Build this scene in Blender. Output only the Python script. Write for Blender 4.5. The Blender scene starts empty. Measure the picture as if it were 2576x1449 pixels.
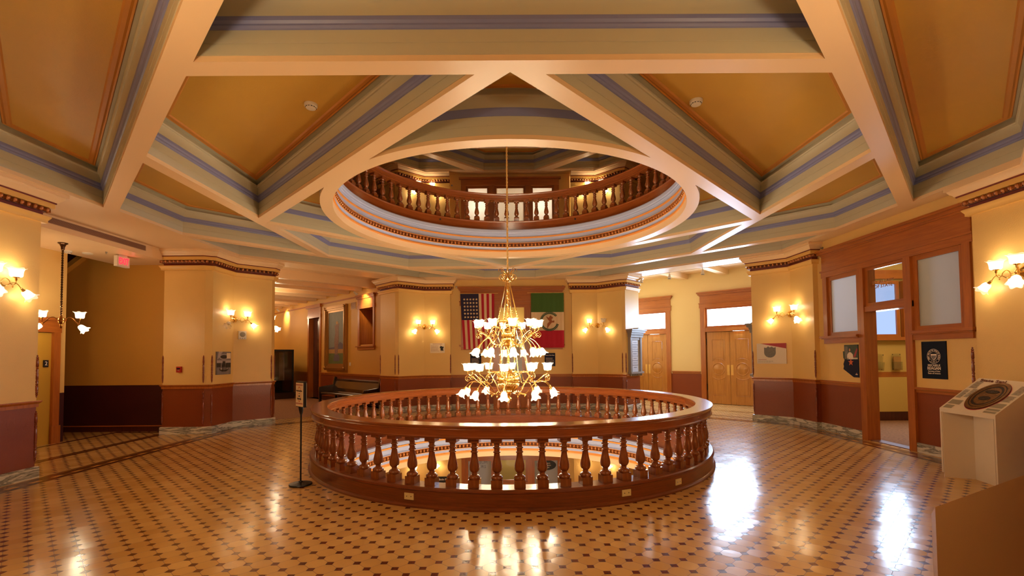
import bpy, bmesh, math, random
from mathutils import Vector, Matrix
from mathutils.geometry import tessellate_polygon
random.seed(7)
PI = math.pi; R2 = math.sqrt(2)
SC = bpy.context.scene
COL = SC.collection

# ------------------------------------------------------------------ materials
def lin(r, g, b):
    f = lambda c: (c/255/12.92) if c/255 <= .04045 else ((c/255+.055)/1.055)**2.4
    return (f(r), f(g), f(b), 1)
MATS = {}
def mat(name, rgb, rough=.5, metal=0, spec=.5, bump=0, bscale=40, var=0, vscale=3, emit=None, estr=0, coat=0, linear=False):
    m = bpy.data.materials.new(name); m.use_nodes = True; MATS[name] = m
    nt = m.node_tree; n = nt.nodes; l = nt.links; b = n['Principled BSDF']
    c = tuple(rgb)+(1,) if linear else lin(*rgb)
    b.inputs['Base Color'].default_value = c
    b.inputs['Roughness'].default_value = rough; b.inputs['Metallic'].default_value = metal
    b.inputs['Specular IOR Level'].default_value = spec; b.inputs['Coat Weight'].default_value = coat
    b.inputs['Coat Roughness'].default_value = .12
    if bump or var:
        tc = n.new('ShaderNodeTexCoord')
    if bump:
        t = n.new('ShaderNodeTexNoise'); t.inputs['Scale'].default_value = bscale; t.inputs['Detail'].default_value = 2
        bp = n.new('ShaderNodeBump'); bp.inputs['Strength'].default_value = bump; bp.inputs['Distance'].default_value = .004
        l.new(tc.outputs['Object'], t.inputs['Vector']); l.new(t.outputs['Fac'], bp.inputs['Height']); l.new(bp.outputs['Normal'], b.inputs['Normal'])
    if var:
        t = n.new('ShaderNodeTexNoise'); t.inputs['Scale'].default_value = vscale; t.inputs['Detail'].default_value = 4
        r = n.new('ShaderNodeMixRGB'); r.blend_type = 'MIX'
        r.inputs[1].default_value = tuple(x*(1-var) for x in c[:3])+(1,); r.inputs[2].default_value = tuple(min(1, x*(1+var)) for x in c[:3])+(1,)
        l.new(tc.outputs['Object'], t.inputs['Vector']); l.new(t.outputs['Fac'], r.inputs[0]); l.new(r.outputs[0], b.inputs['Base Color'])
    if emit:
        b.inputs['Emission Color'].default_value = lin(*emit); b.inputs['Emission Strength'].default_value = estr
        m.cycles.emission_sampling = 'NONE'
    return m
def wood(name, c1, c2, rough=.3, scale=1.0, axis='Z', coat=.3):
    m = bpy.data.materials.new(name); m.use_nodes = True; MATS[name] = m
    nt = m.node_tree; n = nt.nodes; l = nt.links; b = n['Principled BSDF']
    tc = n.new('ShaderNodeTexCoord'); mp = n.new('ShaderNodeMapping')
    s = {'Z': (30, 30, 1.6), 'X': (1.6, 30, 30), 'Y': (30, 1.6, 30), 'R': (3.2, 3.2, 60)}[axis]
    mp.inputs['Scale'].default_value = tuple(x*scale for x in s)
    t = n.new('ShaderNodeTexNoise'); t.inputs['Scale'].default_value = 1; t.inputs['Detail'].default_value = 5; t.inputs['Distortion'].default_value = .8
    t2 = n.new('ShaderNodeTexNoise'); t2.inputs['Scale'].default_value = 7; t2.inputs['Detail'].default_value = 3
    ad = n.new('ShaderNodeMath'); ad.operation = 'MULTIPLY_ADD'; ad.inputs[1].default_value = .35
    r = n.new('ShaderNodeValToRGB'); r.color_ramp.elements[0].position = .30; r.color_ramp.elements[1].position = .95
    r.color_ramp.elements[0].color = lin(*c1); r.color_ramp.elements[1].color = lin(*c2)
    l.new(tc.outputs['Object'], mp.inputs['Vector']); l.new(mp.outputs[0], t.inputs['Vector']); l.new(mp.outputs[0], t2.inputs['Vector'])
    l.new(t2.outputs['Fac'], ad.inputs[0]); l.new(t.outputs['Fac'], ad.inputs[2]); l.new(ad.outputs[0], r.inputs[0]); l.new(r.outputs[0], b.inputs['Base Color'])
    b.inputs['Roughness'].default_value = rough; b.inputs['Coat Weight'].default_value = coat; b.inputs['Coat Roughness'].default_value = .15
    bp = n.new('ShaderNodeBump'); bp.inputs['Strength'].default_value = .08; bp.inputs['Distance'].default_value = .003
    l.new(t.outputs['Fac'], bp.inputs['Height']); l.new(bp.outputs['Normal'], b.inputs['Normal'])
    return m
def marble(name, base, vein):
    m = bpy.data.materials.new(name); m.use_nodes = True; MATS[name] = m
    nt = m.node_tree; n = nt.nodes; l = nt.links; b = n['Principled BSDF']
    tc = n.new('ShaderNodeTexCoord'); mp = n.new('ShaderNodeMapping'); mp.inputs['Rotation'].default_value = (.5, .5, .3); mp.inputs['Scale'].default_value = (1.1, 1.1, 7)
    t = n.new('ShaderNodeTexNoise'); t.inputs['Scale'].default_value = 2.0; t.inputs['Detail'].default_value = 7; t.inputs['Roughness'].default_value = .6; t.inputs['Distortion'].default_value = .7
    r = n.new('ShaderNodeValToRGB'); e = r.color_ramp.elements
    e[0].position = .36; e[0].color = lin(*base); e[1].position = .68; e[1].color = lin(*base)
    k = e.new(.5); k.color = lin(*vein); k = e.new(.44); k.color = lin(*[(a+b_)/2 for a, b_ in zip(base, vein)]); k = e.new(.56); k.color = lin(*base)
    l.new(tc.outputs['Object'], mp.inputs[0]); l.new(mp.outputs[0], t.inputs['Vector']); l.new(t.outputs['Fac'], r.inputs[0]); l.new(r.outputs[0], b.inputs['Base Color'])
    b.inputs['Roughness'].default_value = .25
    return m
M = lambda k: MATS[k]
mat('cream_paint', (238, 202, 156), .38, spec=.5, bump=.25, bscale=14)
mat('fascia_green', (198, 190, 164), .5)
mat('lavender', (132, 134, 178), .45)
mat('well_lavender', (180, 190, 226), .42)
mat('panel_orange', (206, 158, 62), .5, bump=.3, bscale=60, var=.04)
mat('panel_border', (202, 134, 52), .5)
mat('gold_strip', (240, 158, 72), .45)
mat('frieze_red', (122, 40, 20), .5)
mat('egg_bronze', (186, 116, 62), .26, metal=.45, spec=.7)
mat('egg_ground', (110, 54, 28), .45)
mat('capital_yellow', (232, 182, 96), .45)
mat('wall_yellow', (232, 190, 114), .42, spec=.4, bump=.35, bscale=70, var=.03)
mat('hall_wall', (210, 156, 66), .5, bump=.35, bscale=70)
mat('vest_wall', (228, 198, 142), .55)
mat('wainscot', (132, 60, 24), .36, spec=.5, bump=.5, bscale=45, var=.06)
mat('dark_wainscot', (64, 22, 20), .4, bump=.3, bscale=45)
marble('marble', (224, 216, 200), (120, 118, 108))
wood('oak', (146, 74, 22), (186, 106, 36), .32)
wood('oak_x', (146, 74, 22), (186, 106, 36), .32, axis='X')
wood('oak_y', (132, 62, 22), (190, 106, 44), .32, axis='Y')
wood('rail_wood', (126, 62, 24), (158, 84, 36), .22, axis='R', coat=.6)
wood('baluster_wood', (114, 56, 20), (148, 78, 32), .2, scale=1.6, coat=.7)
wood('base_wood', (86, 40, 14), (136, 66, 26), .3, axis='R', coat=.4)
wood('door_oak', (166, 104, 40), (206, 142, 66), .34)
wood('dark_wood', (52, 18, 10), (84, 34, 18), .3)
wood('bead_wood', (96, 34, 16), (150, 66, 32), .3, coat=.5)
wood('bench_wood', (30, 16, 8), (60, 34, 16), .22, axis='Y', coat=.7)
mat('plate_brass', (226, 176, 92), .4, metal=.3)
mat('brass', (246, 206, 122), .2, metal=1)
mat('old_brass', (150, 98, 46), .28, metal=1)
mat('bronze', (92, 66, 46), .3, metal=1)
mat('white_plastic', (226, 214, 196), .4)
mat('cream_plastic', (226, 206, 150), .4)
mat('black_plastic', (16, 15, 15), .35)
mat('black', (8, 8, 10), .5)
mat('steel', (170, 165, 160), .35, metal=1)
mat('red_box', (176, 26, 20), .35)
mat('exit_red', (255, 30, 50), .5, emit=(255, 40, 60), estr=.9)
mat('white_board', (224, 208, 188), .5)
mat('paper', (236, 214, 180), .6)
mat('ink', (34, 26, 24), .6)
mat('grey_patch', (150, 140, 122), .5)
mat('navy', (20, 20, 50), .6, spec=.2)
mat('poster_black', (9, 10, 22), .6, spec=.15)
mat('poster_text', (244, 226, 208), .5)
mat('poster_orange', (214, 96, 44), .5)
mat('poster_crimson', (164, 34, 46), .5)
mat('poster_green', (52, 66, 44), .5, var=.5, vscale=30)
mat('poster_grey', (112, 104, 96), .5, var=.6, vscale=40)
mat('photo_grey', (120, 112, 112), .4, var=.5, vscale=14)
mat('photo_dark', (34, 30, 32), .4)
mat('photo_light', (176, 164, 164), .4)
mat('skin', (206, 150, 116), .5)
mat('flag_navy', (34, 26, 62), .8)
mat('flag_red', (178, 10, 44), .8)
mat('flag_cream', (226, 196, 156), .8)
mat('flag_green', (62, 96, 34), .8)
mat('flag_brown', (150, 84, 46), .8)
mat('wreath_green', (52, 80, 58), .8)
mat('elevator_paint', (196, 150, 52), .32, spec=.5)
mat('gilt', (168, 120, 58), .35, metal=.55)
mat('canvas_sky', (120, 122, 112), .6, var=.15, vscale=9)
mat('canvas_green', (92, 100, 44), .6, var=.35, vscale=12)
mat('canvas_gold', (168, 124, 62), .6, var=.2, vscale=12)
mat('canvas_violet', (96, 82, 92), .6, var=.2, vscale=12)
mat('canvas_rose', (132, 96, 76), .6, var=.35, vscale=18)
mat('seal_bronze', (120, 84, 44), .4, metal=.4, bump=1, bscale=60, var=.4, vscale=30)
mat('seal_dark', (52, 36, 26), .45, metal=.3, bump=1, bscale=90)
mat('plinth_tan', (178, 140, 96), .55)
mat('stone_grey', (142, 134, 130), .45)
mat('stone_white', (206, 206, 214), .4)
mat('stone_text', (120, 120, 134), .5)
mat('gold_letter', (176, 116, 50), .4)
mat('ribbed_brass', (244, 204, 112), .14, metal=1)
mat('carpet', (140, 98, 62), .95, var=.75, vscale=22)
mat('threshold', (120, 84, 76), .4)
mat('floor_dark', (96, 40, 14), .16)
mat('floor_tan', (142, 96, 44), .16)
mat('floor_cream', (204, 150, 72), .16)
mat('vent_metal', (176, 140, 106), .5)
mat('office_yellow', (206, 172, 92), .6)
mat('rope_gold', (240, 196, 118), .35, metal=.4)
mat('case_glass_dark', (26, 24, 18), .08, spec=.8)

def glass_pane(name, tint, alpha_mix, rough=.3, emit=None, estr=0):
    m = bpy.data.materials.new(name); m.use_nodes = True; MATS[name] = m
    nt = m.node_tree; n = nt.nodes; l = nt.links; n.remove(n['Principled BSDF']); o = n['Material Output']
    tr = n.new('ShaderNodeBsdfTransparent'); tr.inputs[0].default_value = lin(*tint)
    gl = n.new('ShaderNodeBsdfGlossy'); gl.inputs['Roughness'].default_value = .05
    mx = n.new('ShaderNodeMixShader'); mx.inputs[0].default_value = alpha_mix
    l.new(tr.outputs[0], mx.inputs[1]); l.new(gl.outputs[0], mx.inputs[2]); l.new(mx.outputs[0], o.inputs[0])
    return m
glass_pane('clear_glass', (244, 244, 240), .06)
def frosted(name, rgb, trans=.6):
    m = bpy.data.materials.new(name); m.use_nodes = True; MATS[name] = m
    nt = m.node_tree; n = nt.nodes; l = nt.links; n.remove(n['Principled BSDF']); o = n['Material Output']
    tr = n.new('ShaderNodeBsdfTranslucent'); tr.inputs[0].default_value = lin(*rgb)
    df = n.new('ShaderNodeBsdfPrincipled'); df.inputs['Base Color'].default_value = lin(*rgb); df.inputs['Roughness'].default_value = .25
    mx = n.new('ShaderNodeMixShader'); mx.inputs[0].default_value = trans
    l.new(df.outputs[0], mx.inputs[1]); l.new(tr.outputs[0], mx.inputs[2]); l.new(mx.outputs[0], o.inputs[0])
    return m
frosted('frosted_glass', (214, 216, 220), .65)
def emitter(name, rgb, s, sample=True):
    m = bpy.data.materials.new(name); m.use_nodes = True; MATS[name] = m
    nt = m.node_tree; n = nt.nodes; l = nt.links; n.remove(n['Principled BSDF']); o = n['Material Output']
    e = n.new('ShaderNodeEmission'); e.inputs[0].default_value = lin(*rgb); e.inputs[1].default_value = s
    l.new(e.outputs[0], o.inputs[0])
    m.cycles.emission_sampling = 'AUTO' if sample else 'NONE'
    return m
emitter('daylight', (214, 226, 255), 6)
emitter('bulb_glow', (255, 226, 180), 30, False)
emitter('office_day', (176, 200, 255), .5)
def shade_mat(name, s):
    m = bpy.data.materials.new(name); m.use_nodes = True; MATS[name] = m
    nt = m.node_tree; n = nt.nodes; l = nt.links; n.remove(n['Principled BSDF']); o = n['Material Output']
    tr = n.new('ShaderNodeBsdfTransparent'); tr.inputs[0].default_value = (1, .97, .92, 1)
    e = n.new('ShaderNodeEmission'); e.inputs[0].default_value = lin(255, 240, 216); e.inputs[1].default_value = s
    df = n.new('ShaderNodeBsdfPrincipled'); df.inputs['Base Color'].default_value = lin(250, 236, 210); df.inputs['Roughness'].default_value = .2
    ad = n.new('ShaderNodeAddShader'); mx = n.new('ShaderNodeMixShader'); mx.inputs[0].default_value = .5
    l.new(e.outputs[0], ad.inputs[0]); l.new(df.outputs[0], ad.inputs[1])
    l.new(tr.outputs[0], mx.inputs[1]); l.new(ad.outputs[0], mx.inputs[2]); l.new(mx.outputs[0], o.inputs[0])
    m.cycles.emission_sampling = 'NONE'
    return m
shade_mat('lit_shade', 1.2); shade_mat('unlit_shade', .0); shade_mat('shade_rim', .42)

def floor_material():
    m = bpy.data.materials.new('octagon_tile'); m.use_nodes = True; MATS['octagon_tile'] = m
    nt = m.node_tree; n = nt.nodes; l = nt.links; b = n['Principled BSDF']
    def mt(op, a, b_=None, c=None):
        q = n.new('ShaderNodeMath'); q.operation = op
        for i, x in enumerate((a, b_, c)):
            if x is None: continue
            if isinstance(x, (int, float)): q.inputs[i].default_value = x
            else: l.new(x, q.inputs[i])
        return q.outputs[0]
    tc = n.new('ShaderNodeTexCoord'); sp = n.new('ShaderNodeSeparateXYZ'); l.new(tc.outputs['Object'], sp.inputs[0])
    X, Y = sp.outputs[0], sp.outputs[1]; p = .1563
    px, py = TILE_PHASE
    X = mt('SUBTRACT', X, px); Y = mt('MULTIPLY', mt('SUBTRACT', Y, py), 1.0505)
    a = mt('MULTIPLY', mt('ADD', X, Y), 1/(R2*p)); c = mt('MULTIPLY', mt('SUBTRACT', Y, X), 1/(R2*p))
    ca = mt('ABSOLUTE', mt('SUBTRACT', mt('FRACT', mt('ADD', a, .5)), .5)); cb = mt('ABSOLUTE', mt('SUBTRACT', mt('FRACT', mt('ADD', c, .5)), .5))
    s = mt('ADD', ca, cb); h = .245
    dot = mt('LESS_THAN', s, h)
    g1 = mt('LESS_THAN', mt('MINIMUM', ca, cb), .009); g2 = mt('LESS_THAN', mt('ABSOLUTE', mt('SUBTRACT', s, h)), .014)
    gr = mt('MAXIMUM', mt('MULTIPLY', g1, mt('SUBTRACT', 1, dot)), g2)
    cmb = n.new('ShaderNodeCombineXYZ'); l.new(mt('FLOOR', a), cmb.inputs[0]); l.new(mt('FLOOR', c), cmb.inputs[1])
    l.new(dot, cmb.inputs[2])
    wn = n.new('ShaderNodeTexWhiteNoise'); wn.noise_dimensions = '3D'; l.new(cmb.outputs[0], wn.inputs['Vector'])
    nz = n.new('ShaderNodeTexNoise'); nz.inputs['Scale'].default_value = 1.3; nz.inputs['Detail'].default_value = 3; l.new(tc.outputs['Object'], nz.inputs['Vector'])
    mxv = mt('ADD', mt('MULTIPLY', wn.outputs['Value'], .5), mt('MULTIPLY', nz.outputs['Fac'], .5))
    def mix(f, c1, c2):
        q = n.new('ShaderNodeMixRGB')
        for i, x in ((0, f), (1, c1), (2, c2)):
            if isinstance(x, tuple): q.inputs[i].default_value = x
            else: l.new(x, q.inputs[i])
        return q.outputs[0]
    oc = mix(mxv, lin(196, 148, 84), lin(226, 184, 116)); dc = mix(mxv, lin(86, 32, 16), lin(118, 50, 26))
    col = mix(gr, mix(dot, oc, dc), lin(84, 52, 26)); l.new(col, b.inputs['Base Color'])
    rg = mt('ADD', mt('MULTIPLY', nz.outputs['Fac'], .10), mt('MULTIPLY', gr, .3)); rg = mt('ADD', rg, .125); l.new(rg, b.inputs['Roughness'])
    b.inputs['Specular IOR Level'].default_value = .6
    # every tile lies at a slightly different tilt
    vs = n.new('ShaderNodeVectorMath'); vs.operation = 'SUBTRACT'; l.new(wn.outputs['Color'], vs.inputs[0]); vs.inputs[1].default_value = (.5, .5, .5)
    sc = n.new('ShaderNodeVectorMath'); sc.operation = 'MULTIPLY'; l.new(vs.outputs[0], sc.inputs[0]); sc.inputs[1].default_value = (.022, .022, 0)
    nz2 = n.new('ShaderNodeTexNoise'); nz2.inputs['Scale'].default_value = 9; l.new(tc.outputs['Object'], nz2.inputs['Vector'])
    bp = n.new('ShaderNodeBump'); bp.inputs['Strength'].default_value = .25; bp.inputs['Distance'].default_value = .004
    hh = mt('SUBTRACT', mt('MULTIPLY', nz2.outputs['Fac'], .8), mt('MULTIPLY', gr, .4)); l.new(hh, bp.inputs['Height'])
    ad = n.new('ShaderNodeVectorMath'); ad.operation = 'ADD'; l.new(bp.outputs[0], ad.inputs[0]); l.new(sc.outputs[0], ad.inputs[1])
    nm = n.new('ShaderNodeVectorMath'); nm.operation = 'NORMALIZE'; l.new(ad.outputs[0], nm.inputs[0]); l.new(nm.outputs[0], b.inputs['Normal'])
    return m
TILE_PHASE = (-.503, -4.195)
floor_material()

# ------------------------------------------------------------------ mesh builder
class MB:
    def __init__(s): s.v = []; s.f = []; s.m = []; s.mats = []; s.flat = set()
    def mi(s, k):
        if k not in s.mats: s.mats.append(k)
        return s.mats.index(k)
    def vert(s, *p): s.v.append(tuple(p)); return len(s.v)-1
    def face(s, idx, k): s.f.append(tuple(idx)); s.m.append(s.mi(k))
    def quad(s, a, b, c, d, k): i = [s.vert(*p) for p in (a, b, c, d)]; s.face(i, k)
    def box(s, x0, x1, y0, y1, z0, z1, k):
        i = [s.vert(x, y, z) for z in (z0, z1) for y in (y0, y1) for x in (x0, x1)]
        for q in ((0, 2, 3, 1), (4, 5, 7, 6), (0, 1, 5, 4), (2, 6, 7, 3), (0, 4, 6, 2), (1, 3, 7, 5)): s.face([i[j] for j in q], k)
        return s
    def bar(s, a, b, w, h, k, up=(0, 0, 1)):
        a, b = Vector(a), Vector(b); d = (b-a).normalized(); u = Vector(up); r = d.cross(u).normalized(); u = r.cross(d)
        i = []
        for p in (a, b):
            for sx, sy in ((-1, -1), (1, -1), (1, 1), (-1, 1)): i.append(s.vert(*(p+r*sx*w/2+u*sy*h/2)))
        for q in ((0, 1, 2, 3), (7, 6, 5, 4), (0, 4, 5, 1), (1, 5, 6, 2), (2, 6, 7, 3), (3, 7, 4, 0)): s.face([i[j] for j in q], k)
        return s
    def prism(s, pts, f0, f1, k, axis='z', ks=None):
        """polygon pts (2D) extruded from f0 to f1 along axis"""
        def P(p, f): return {'z': (p[0], p[1], f), 'y': (p[0], f, p[1]), 'x': (f, p[0], p[1])}[axis]
        n = len(pts); a = [s.vert(*P(p, f0)) for p in pts]; b = [s.vert(*P(p, f1)) for p in pts]
        tri = tessellate_polygon([[Vector((p[0], p[1], 0)) for p in pts]])
        for t in tri: s.face([a[j] for j in t], k); s.face([b[j] for j in reversed(t)], k)
        for j in range(n): s.face([a[j], a[(j+1) % n], b[(j+1) % n], b[j]], ks or k)
        return s
    def plate(s, loops, z, k, axis='z'):
        def P(p, f): return {'z': (p[0], p[1], f), 'y': (p[0], f, p[1]), 'x': (f, p[0], p[1])}[axis]
        vs = [[Vector((p[0], p[1], 0)) for p in lp] for lp in loops]; flat = [p for lp in loops for p in lp]
        i = [s.vert(*P(p, z)) for p in flat]
        for t in tessellate_polygon(vs): s.face([i[j] for j in t], k)
        return s
    def lathe(s, prof, c, k, seg=16, axis=(0, 0, 1), ruffle=0, nr=6, cap=True, ks=None):
        c = Vector(c); az = Vector(axis).normalized(); ax = az.orthogonal().normalized() if abs(az.z) < .999 else Vector((1, 0, 0)); ay = az.cross(ax)
        rings = []; n = len(prof)
        for j, (r, z) in enumerate(prof):
            ring = []
            for i in range(seg):
                t = 2*PI*i/seg; rr = r; zz = z
                if ruffle and j >= n-3:
                    w = (j-(n-4))/3; rr = r*(1+ruffle*w*w*math.cos(nr*t)); zz = z+.0085*w*w*math.cos(nr*t)
                ring.append(s.vert(*(c+ax*rr*math.cos(t)+ay*rr*math.sin(t)+az*zz)))
            rings.append(ring)
        for j in range(n-1):
            kk = ks[j] if ks else k
            for i in range(seg): s.face([rings[j][i], rings[j][(i+1) % seg], rings[j+1][(i+1) % seg], rings[j+1][i]], kk)
        if cap:
            if prof[0][0] > 1e-4: s.face(list(reversed(rings[0])), ks[0] if ks else k)
            if prof[-1][0] > 1e-4: s.face(rings[-1], ks[-1] if ks else k)
        return s
    def tube(s, pts, r, k, seg=8, cap=True):
        pts = [Vector(p) for p in pts]; n = len(pts); rings = []; up = None
        for i, p in enumerate(pts):
            d = (pts[min(i+1, n-1)]-pts[max(i-1, 0)]).normalized()
            if up is None: up = d.orthogonal().normalized()
            up = (up-d*up.dot(d)).normalized(); sd = d.cross(up); rr = r[i] if isinstance(r, (list, tuple)) else r
            rings.append([s.vert(*(p+(up*math.cos(2*PI*j/seg)+sd*math.sin(2*PI*j/seg))*rr)) for j in range(seg)])
        for i in range(n-1):
            for j in range(seg): s.face([rings[i][j], rings[i][(j+1) % seg], rings[i+1][(j+1) % seg], rings[i+1][j]], k)
        if cap: s.face(list(reversed(rings[0])), k); s.face(rings[-1], k)
        return s
    def ellipsoid(s, c, a, b, d, k, nu=8, nv=5):
        c, a, b, d = map(Vector, (c, a, b, d)); rings = []
        for j in range(nv+1):
            ph = -PI/2+PI*j/nv
            rings.append([s.vert(*(c+(a*math.cos(2*PI*i/nu)+b*math.sin(2*PI*i/nu))*math.cos(ph)+d*math.sin(ph))) for i in range(nu)])
        for j in range(nv):
            for i in range(nu): s.face([rings[j][i], rings[j][(i+1) % nu], rings[j+1][(i+1) % nu], rings[j+1][i]], k)
        return s
    def sweep(s, pts, prof, closed=False, caps=False, k='cream_paint'):
        """prof: list of (offset to the left, z, material of the strip that follows)"""
        n = len(pts); rows = []
        for i in range(n):
            p = Vector(pts[i][:2]); a = Vector(pts[i-1][:2]) if (i > 0 or closed) else None; b = Vector(pts[(i+1) % n][:2]) if (i < n-1 or closed) else None
            d1 = (p-a).normalized() if a is not None else None; d2 = (b-p).normalized() if b is not None else None
            if d1 is None: d1 = d2
            if d2 is None: d2 = d1
            n1 = Vector((-d1.y, d1.x)); n2 = Vector((-d2.y, d2.x)); m = (n1+n2)
            m = m/max(.25, m.dot(n1)) if m.length > 1e-6 else n1
            rows.append([s.vert(p.x+m.x*q[0], p.y+m.y*q[0], q[1]) for q in prof])
        for i in range(n if closed else n-1):
            j = (i+1) % n
            for q in range(len(prof)-1):
                s.face([rows[i][q], rows[j][q], rows[j][q+1], rows[i][q+1]], prof[q][2] if len(prof[q]) > 2 else k)
        if caps and not closed:
            s.face(rows[0], prof[0][2]); s.face(list(reversed(rows[-1])), prof[0][2])
        return s
    def build(s, name, parent=None, smooth=None, loc=None):
        me = bpy.data.meshes.new(name); me.from_pydata(s.v, [], s.f)
        for k in s.mats: me.materials.append(MATS[k])
        for p, m in zip(me.polygons, s.m): p.material_index = m
        me.update()
        if smooth:
            for p in me.polygons: p.use_smooth = True
            me.set_sharp_from_angle(angle=math.radians(smooth))
        o = bpy.data.objects.new(name, me); COL.objects.link(o)
        if parent is not None: o.parent = parent
        if loc is not None: o.location = loc
        return o
def link_mesh(name, me, parent, loc=(0, 0, 0), rot=None):
    o = bpy.data.objects.new(name, me); COL.objects.link(o); o.parent = parent; o.location = loc
    if rot is not None: o.rotation_mode = 'QUATERNION'; o.rotation_quaternion = rot
    return o
def thing(name, label, cat, loc=(0, 0, 0), rz=0, group=None):
    o = bpy.data.objects.new(name, None); COL.objects.link(o); o.location = loc; o.rotation_euler = (0, 0, rz)
    o['label'] = label; o['category'] = cat
    if group: o['group'] = group
    return o
def tag(o, label, cat, group=None):
    o['label'] = label; o['category'] = cat
    if group: o['group'] = group
    return o
def struct(o, label, cat):
    o['kind'] = 'structure'; o['label'] = label; o['category'] = cat; return o
def wallrot(n):
    """z-rotation that turns local -Y to the outward wall normal n"""
    return math.atan2(n[0], -n[1])
def txt(s, size, k, parent=None, name='lettering', loc=(0, 0, 0), align='CENTER', bold=0, depth=.002, sx=1.0, rot=(PI/2, 0, 0), spacing=1.0):
    c = bpy.data.curves.new('t', 'FONT'); c.body = s; c.size = size; c.align_x = align; c.align_y = 'CENTER'; c.extrude = depth; c.offset = bold; c.resolution_u = 2
    c.space_character = spacing
    o = bpy.data.objects.new('t', c); COL.objects.link(o)
    dg = bpy.context.evaluated_depsgraph_get(); me = bpy.data.meshes.new_from_object(o.evaluated_get(dg))
    bpy.data.objects.remove(o); me.materials.clear(); me.materials.append(MATS[k])
    me.transform(Matrix.Diagonal((sx, 1, 1, 1))); me.name = name
    q = bpy.data.objects.new(name, me); COL.objects.link(q); q.parent = parent; q.location = loc; q.rotation_euler = rot
    return q
def off_poly(pts, d):
    n = len(pts); out = []
    for i in range(n):
        a, p, b = Vector(pts[i-1]), Vector(pts[i]), Vector(pts[(i+1) % n])
        d1 = (p-a).normalized(); d2 = (b-p).normalized(); n1 = Vector((-d1.y, d1.x)); n2 = Vector((-d2.y, d2.x)); m = n1+n2; m = m/max(.3, m.dot(n1))
        out.append((p.x+m.x*d, p.y+m.y*d))
    return out
def area(pts): return sum(pts[i-1][0]*pts[i][1]-pts[i][0]*pts[i-1][1] for i in range(len(pts)))/2
def ccw(pts): return pts if area(pts) > 0 else list(reversed(pts))
def circle(r, n=128, ph=0): return [(r*math.cos(2*PI*i/n+ph), r*math.sin(2*PI*i/n+ph)) for i in range(n)]
def rot2(p, k):
    for _ in range(k): p = (-p[1], p[0])
    return p
# ------------------------------------------------------------------ camera
F_PX = 1163.99; PYO = 130.97; TILT = .0349; YAW = -.0022; ROLL = -.0085; ROT = .0027
U = 2.45; ZC = 4.118; CAMZ = 1.668; CAMD = -8.334
def cam_ray(x, y):
    c, s = math.cos(-ROLL), math.sin(-ROLL); x, y = x*c-y*s, x*s+y*c
    X, Y, Z = x, 1.0, -y
    Y, Z = Y*math.cos(TILT)-Z*math.sin(TILT), Y*math.sin(TILT)+Z*math.cos(TILT)
    X, Y = X*math.cos(YAW)-Y*math.sin(YAW), X*math.sin(YAW)+Y*math.cos(YAW)
    c, s = math.cos(ROT), math.sin(ROT); X, Y = X*c+Y*s, -X*s+Y*c
    return Vector((X, Y, Z))
fw = cam_ray(0, 0); rt = cam_ray(1, 0)-fw; upv = cam_ray(0, -1)-fw
cd = bpy.data.cameras.new('camera'); cam = bpy.data.objects.new('camera', cd); COL.objects.link(cam)
cd.sensor_width = 36; cd.lens = F_PX/2576*36; cd.shift_y = PYO/2576; cd.clip_start = .02
rm = Matrix((rt.normalized(), upv.normalized(), -fw.normalized())).transposed()
cam.matrix_world = Matrix.Translation((CAMD*math.sin(ROT), CAMD*math.cos(ROT), CAMZ)) @ rm.to_4x4()
SC.camera = cam

# ------------------------------------------------------------------ plan
P5 = [(6.85, 1.89), (6.74, 1.89), (6.74, 2.72), (6.12, 3.34), (6.6, 3.82)]
P4 = [(4.07, 6.26), (3.50, 5.69), (3.40, 5.72), (2.77, 6.32), (1.96, 6.32), (1.96, 6.45)]
P1 = [(-1.9, 6.45), (-1.9, 6.32), (-2.72, 6.32), (-3.40, 5.74), (-3.52, 5.80), (-4.14, 6.42), (-3.88, 6.68)]
P2 = [(-6.92, 4.07), (-6.72, 4.27), (-6.11, 3.66), (-6.11, 3.52), (-6.73, 2.92), (-6.73, 2.13), (-6.86, 2.06), (-7.78, 2.06), (-7.78, 2.5)]
P3 = [(-7.78, -2.0), (-7.78, -1.66), (-6.8, -1.66), (-6.8, -2.6), (-6.15, -3.25), (-6.8, -3.9)]
P6 = [(6.8, -3.9), (6.15, -3.2), (6.74, -2.6), (6.74, -1.67), (6.85, -1.67)]
WEST, EAST = 'wall_yellow', 'wall_yellow'
RAILP = [(0, 1.0), (.018, 1.0), (.018, 1.045), (.03, 1.055), (.045, 1.075), (.045, 1.09), (0, 1.09)]
MARB = [(0, 0), (.035, 0), (.035, .148), (.022, .158), (0, .158)]
def cornice_prof(dz):
    P = [(0, 3.66, 'capital_yellow'), (.05, 3.66, 'capital_yellow'), (.05, 3.70, 'capital_yellow'), (.06, 3.715, 'capital_yellow'), (.078, 3.745, 'capital_yellow'), (.078, 3.76, 'capital_yellow'), (.012, 3.76, 'frieze_red'), (.012, 3.82, 'egg_ground'),
         (.03, 3.822, 'egg_ground'), (.05, 3.885, 'capital_yellow'), (.10, 3.885, 'capital_yellow'), (.10, 3.957, 'frieze_red'), (.113, 3.957, 'frieze_red'), (.113, 3.976, 'cream_paint'), (.125, 3.976, 'cream_paint'),
         (.135, 4.0, 'cream_paint'), (.16, 4.022, 'cream_paint'), (.178, 4.05, 'cream_paint'), (.182, 4.066, 'cream_paint'), (.205, 4.07, 'cream_paint'), (.205, 4.117, 'cream_paint')]
    return [(a, b+dz, c) for a, b, c in P]
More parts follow.
